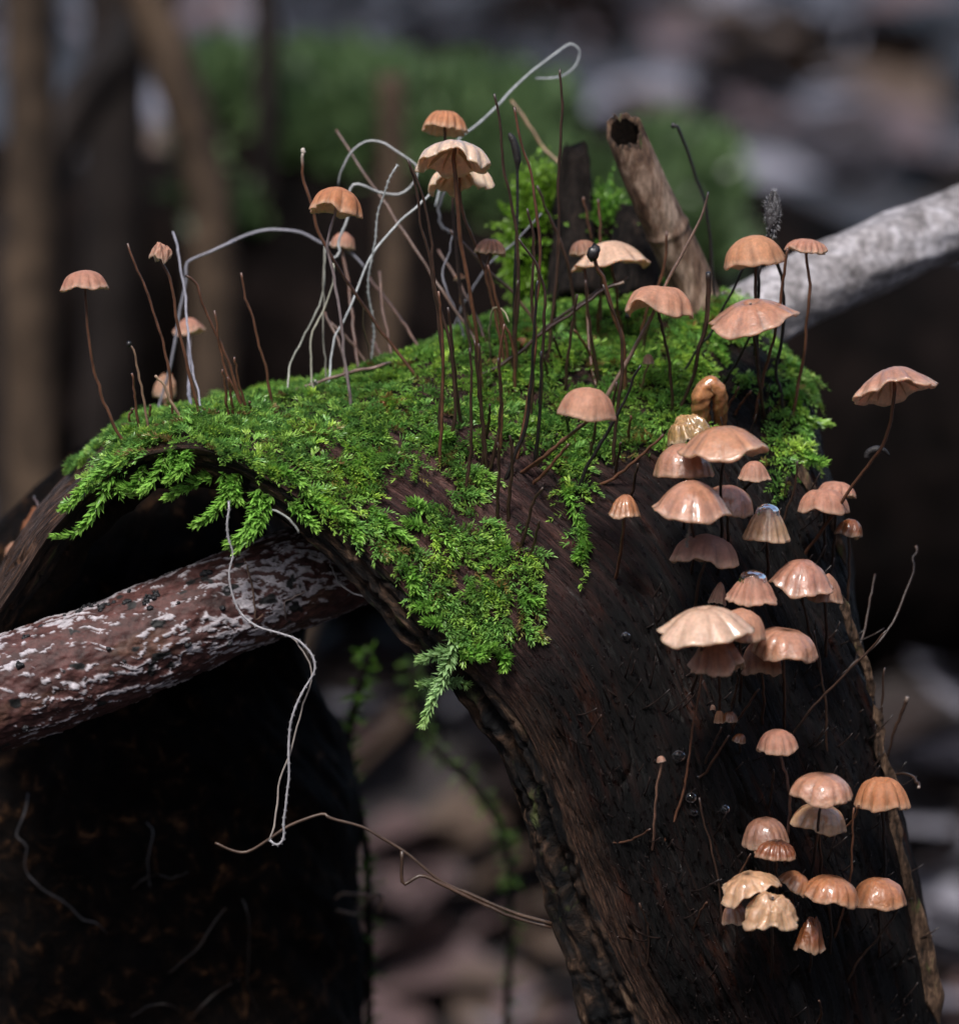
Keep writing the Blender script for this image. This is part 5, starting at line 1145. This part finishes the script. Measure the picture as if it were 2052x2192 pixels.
m('pinhead pale bud beside the tiny round button', BBX(CE,625,368,652,396), 'dome', 0, 0, 'peach', off=.15, stem_len=20, gills=False, sr=(1.6, 1.6))
m('pinhead pink cap on a long pale stalk before the dark wood', BBX(CE,362,620,404,656), 'dome', -10, 2, 'pink', stem=CE([(380,650),(360,800),(345,1000),(335,1130)]), off=.5, stemcol=(.22, .12, .08), sr=(2.4, 2.8), gills=False)

# jelly like collapsed caps
def skin_blob(name, lab, path_px, deps, radii, tone, seed, mat='jelly', amp=.25, cat='mushroom', ripple=0.0):
    p = spline([P(x, y, d) for (x, y), d in zip(path_px, deps)], 46); n = len(p); mm = 24
    t = np.linspace(0, 1, n); a = np.linspace(0, 6.2832, mm, endpoint=False)[None, :]
    r = np.interp(t, np.linspace(0, 1, len(radii)), radii)[:, None]*K*(1+amp*2*(fbm(np.cos(a)*1.5+t[:, None]*5, np.sin(a)*1.5+seed, seed, 4)-.5)+.25*(fbm(t[:, None]*16, np.cos(a)*4+np.sin(a)*3, seed+9, 3)-.5)+ripple*np.sin(t[:, None]*70+3*np.cos(a)))
    v, f = tube(p, r, mm); c = np.array(tone)*(.6+.8*fbm(t[:, None]*8, np.cos(a)*2+4, seed+2, 4))[..., None]
    o = obj(name, v, f, M[mat], base=p[-1], col=c.reshape(-1, 3)); tag(o, lab, cat); return o
jd = (hit(1520, 900) or 0)-.35
skin_blob('collapsed_mushroom', 'collapsed brown cap bent over like an arch above the big cluster', [(1503,935),(1500,880),(1503,842),(1520,822),(1537,835),(1541,870),(1540,925)], [jd+.35, jd+.1, jd, jd, jd, jd+.1, jd+.4], [20, 20, 22, 19, 16, 15, 12], (.36, .165, .07), 401, amp=.18, ripple=.07)
m('clear wet jelly like cap remains beside the bent collapsed cap', (1432,884,1516,958), 'dome', -14, 10, 'amber', True, off=.6, stem_len=60, crumple=.35, wave=.3, groove=.14, lobes=8)
m('translucent brown jelly cap lowest of all on the wood', (1698,1963,1765,2036), 'cup', 4, 6, 'rust', True, off=.4, stem_len=50, crumple=.22, groove=.05, lobes=6)
thread(CD_([(345,1075),(335,1130),(325,1190),(318,1245)]), -1.55, 4, 'fuzzy grey mould strand hanging under the big frilled bell cap', (.34, .30, .27), 3, 700)
# fuzzy dead cap
def fuzzy():
    d = .9; c = P(1656, 460, d); v, f = blob(c, (.075, .06, .19), 410, 26, 26, .75)
    root = empty('withered_cap', P(1640, 510, d)); b = np.array(root.location); tag(root, 'black withered cap covered in fine grey fuzz above the ochre dome cap', 'mushroom')
    obj('cap', v, f, M['scrap'], root, b, col=np.tile(np.array([.022, .020, .022]), (len(v), 1)))
    rr = np.random.default_rng(4); n = 420; i = rr.integers(0, len(v), n); dd = v[i]-c+rr.normal(size=(n, 3))*.05; dd /= np.linalg.norm(dd, axis=1)[:, None]
    e = np.cross(dd, [.1, 1, .2]); e /= np.linalg.norm(e, axis=1)[:, None]; a = v[i]
    q = np.stack([a-e*.0018, a+e*.0018, a+dd*(.02+.03*rr.random((n, 1)))], 1).reshape(-1, 3)
    o = obj('fuzz', q, np.arange(3*n).reshape(-1, 3), M['thread'], root, b, col=np.tile(np.array([.4, .4, .42]), (3*n, 1))); o['kind'] = 'stuff'
    p3 = [P(1655, 480, d), P(1640, 510, d), P(1628, 545, d+.05), P(1622, 620, .9), P(1615, 760, hit(1615, 760) or 1)]
    sv, sf, sc = hair_mesh(p3, 4*K, 3.4*K, BK, 77); obj('stem', sv, sf, M['stem'], root, b, col=sc)
fuzzy()
# thick black flag on a ridge stalk, dark scrap on the long stalk
fd = 1.0
fb = CB([(1390,240),(1420,300),(1440,400),(1440,470)])
p3 = [P(x, y, fd) for x, y in fb]+[P(*CB([(1440,700)])[0], fd), P(*CB([(1425,1100)])[0], fd), P(*CB([(1415,1600)])[0], (hit(*CB([(1415,1600)])[0]) or 1)+.04)]
p = spline(p3, 50); t = np.linspace(0, 1, 50); rr = np.interp(t, [0, .04, .14, .22, .3, 1], [3, 7, 9, 8, 3, 3.6])*K
v, f = tube(p, rr, 8); o = obj('bare_stalk', v, f, M['scrap'], base=p[-1], col=np.tile(np.array(BK), (len(v), 1))); tag(o, 'stalk with a thick ragged black flag at its tip above the ridge', 'stalk', 'bare fungus stalks on the log')
sx = CD_([(1335,745),(1345,715),(1375,698),(1410,694),(1440,703),(1465,728)]); sd = -.35
v, f = tube(spline([P(x, y, sd+.25) for x, y in sx], 24), np.interp(np.linspace(0, 1, 24), [0, .5, 1], [.03, .045, .012]), 10)
o = obj('dark_scrap', v, f, M['scrap'], base=v[0], col=np.tile(np.array(BK), (len(v), 1))); tag(o, 'small black curled scrap hooked on the long curved stalk', 'scrap')
# rusty specks in the moss
for x, y, s in [(1004+8, 735, 14), (1116, 735, 16), (815, 870, 13), (838, 880, 13)]:
    h = base_depth(x, y); c = P(h[0], h[1], h[2]-.06); v, f = blob(c, (s*K, s*.5*K, s*.7*K), int(x), 8, 12, .7)
    o = obj('bark_flake', v, f, M['scrap'], base=c, col=np.tile(np.array([.22, .07, .03]), (len(v), 1))); tag(o, 'small rust orange bark flake lying in the moss', 'bark', 'rust flakes in the moss')
# water
def drop(cap, lab, tmax, lift):
    c, R, V, Q = cap; n = int(tmax*25)+1; L = ((V-c)@Q)[:n*96].reshape(n, 96, 3); t = np.linspace(0, 1, n)[:, None]
    rr = L[-1]; k = np.sqrt(np.clip(1-t**2, 0, 1))
    out = L.copy(); out[..., :2] = L[..., :2]*(1+.10*k[..., None]); zt = L[..., 2].max()
    out[..., 2] = np.maximum(L[..., 2]+.03*R*k, L[-1, :, 2].mean()+(zt+lift*R-L[-1, :, 2].mean())*k**1.1)
    out[-1] = L[-1]; out[-1, :, 2] -= .01*R
    o = obj('water_drop', out.reshape(-1, 3)@Q.T+c, grid_faces(n, 96, True), M['water'], base=c+Q@np.array([0, 0, zt])); tag(o, lab, 'water drop')
drop(DROP1, 'clear water film domed over the translucent bell cap', .46, .04)
drop(DROP2, 'glassy dark water bead sitting on the ribbed bell cap', .50, .10)
for (x, y, s, lab) in [(470,625,34,'large clear water bead on the shadowed wood left of the lone ribbed cap'), (530,830,30,'water bead hanging between stalks below the large bead'), (700,890,24,'small water bead beside the hanging one'), (205,30,26,'bright water bead at the top of the shadowed wood'), (565,728,11,'tiny water bead on a stalk fork'), (545,905,20,'flat water bead under the hanging one'), (870,1020-80,9,'pin sized water bead on the lower wood'), (240,430,8,'pin sized water bead high on the dark wood')]:
    if 'left of' in lab: lab = 'large clear water bead on the shadowed wood beside the pinhead pink cap'
    (px, py), = CE([(x, y)]); h = hit(px, py)
    if h is None: continue
    s = s*K/2.3; c = P(px, py, h-s*.4); v, f = blob(c, (s, s*.8, s*.9), int(x+y), 14, 18, .12)
    o = obj('water_drop', v, f, M['water'], base=c); tag(o, lab, 'water drop')
print('objects', len(bpy.data.objects))
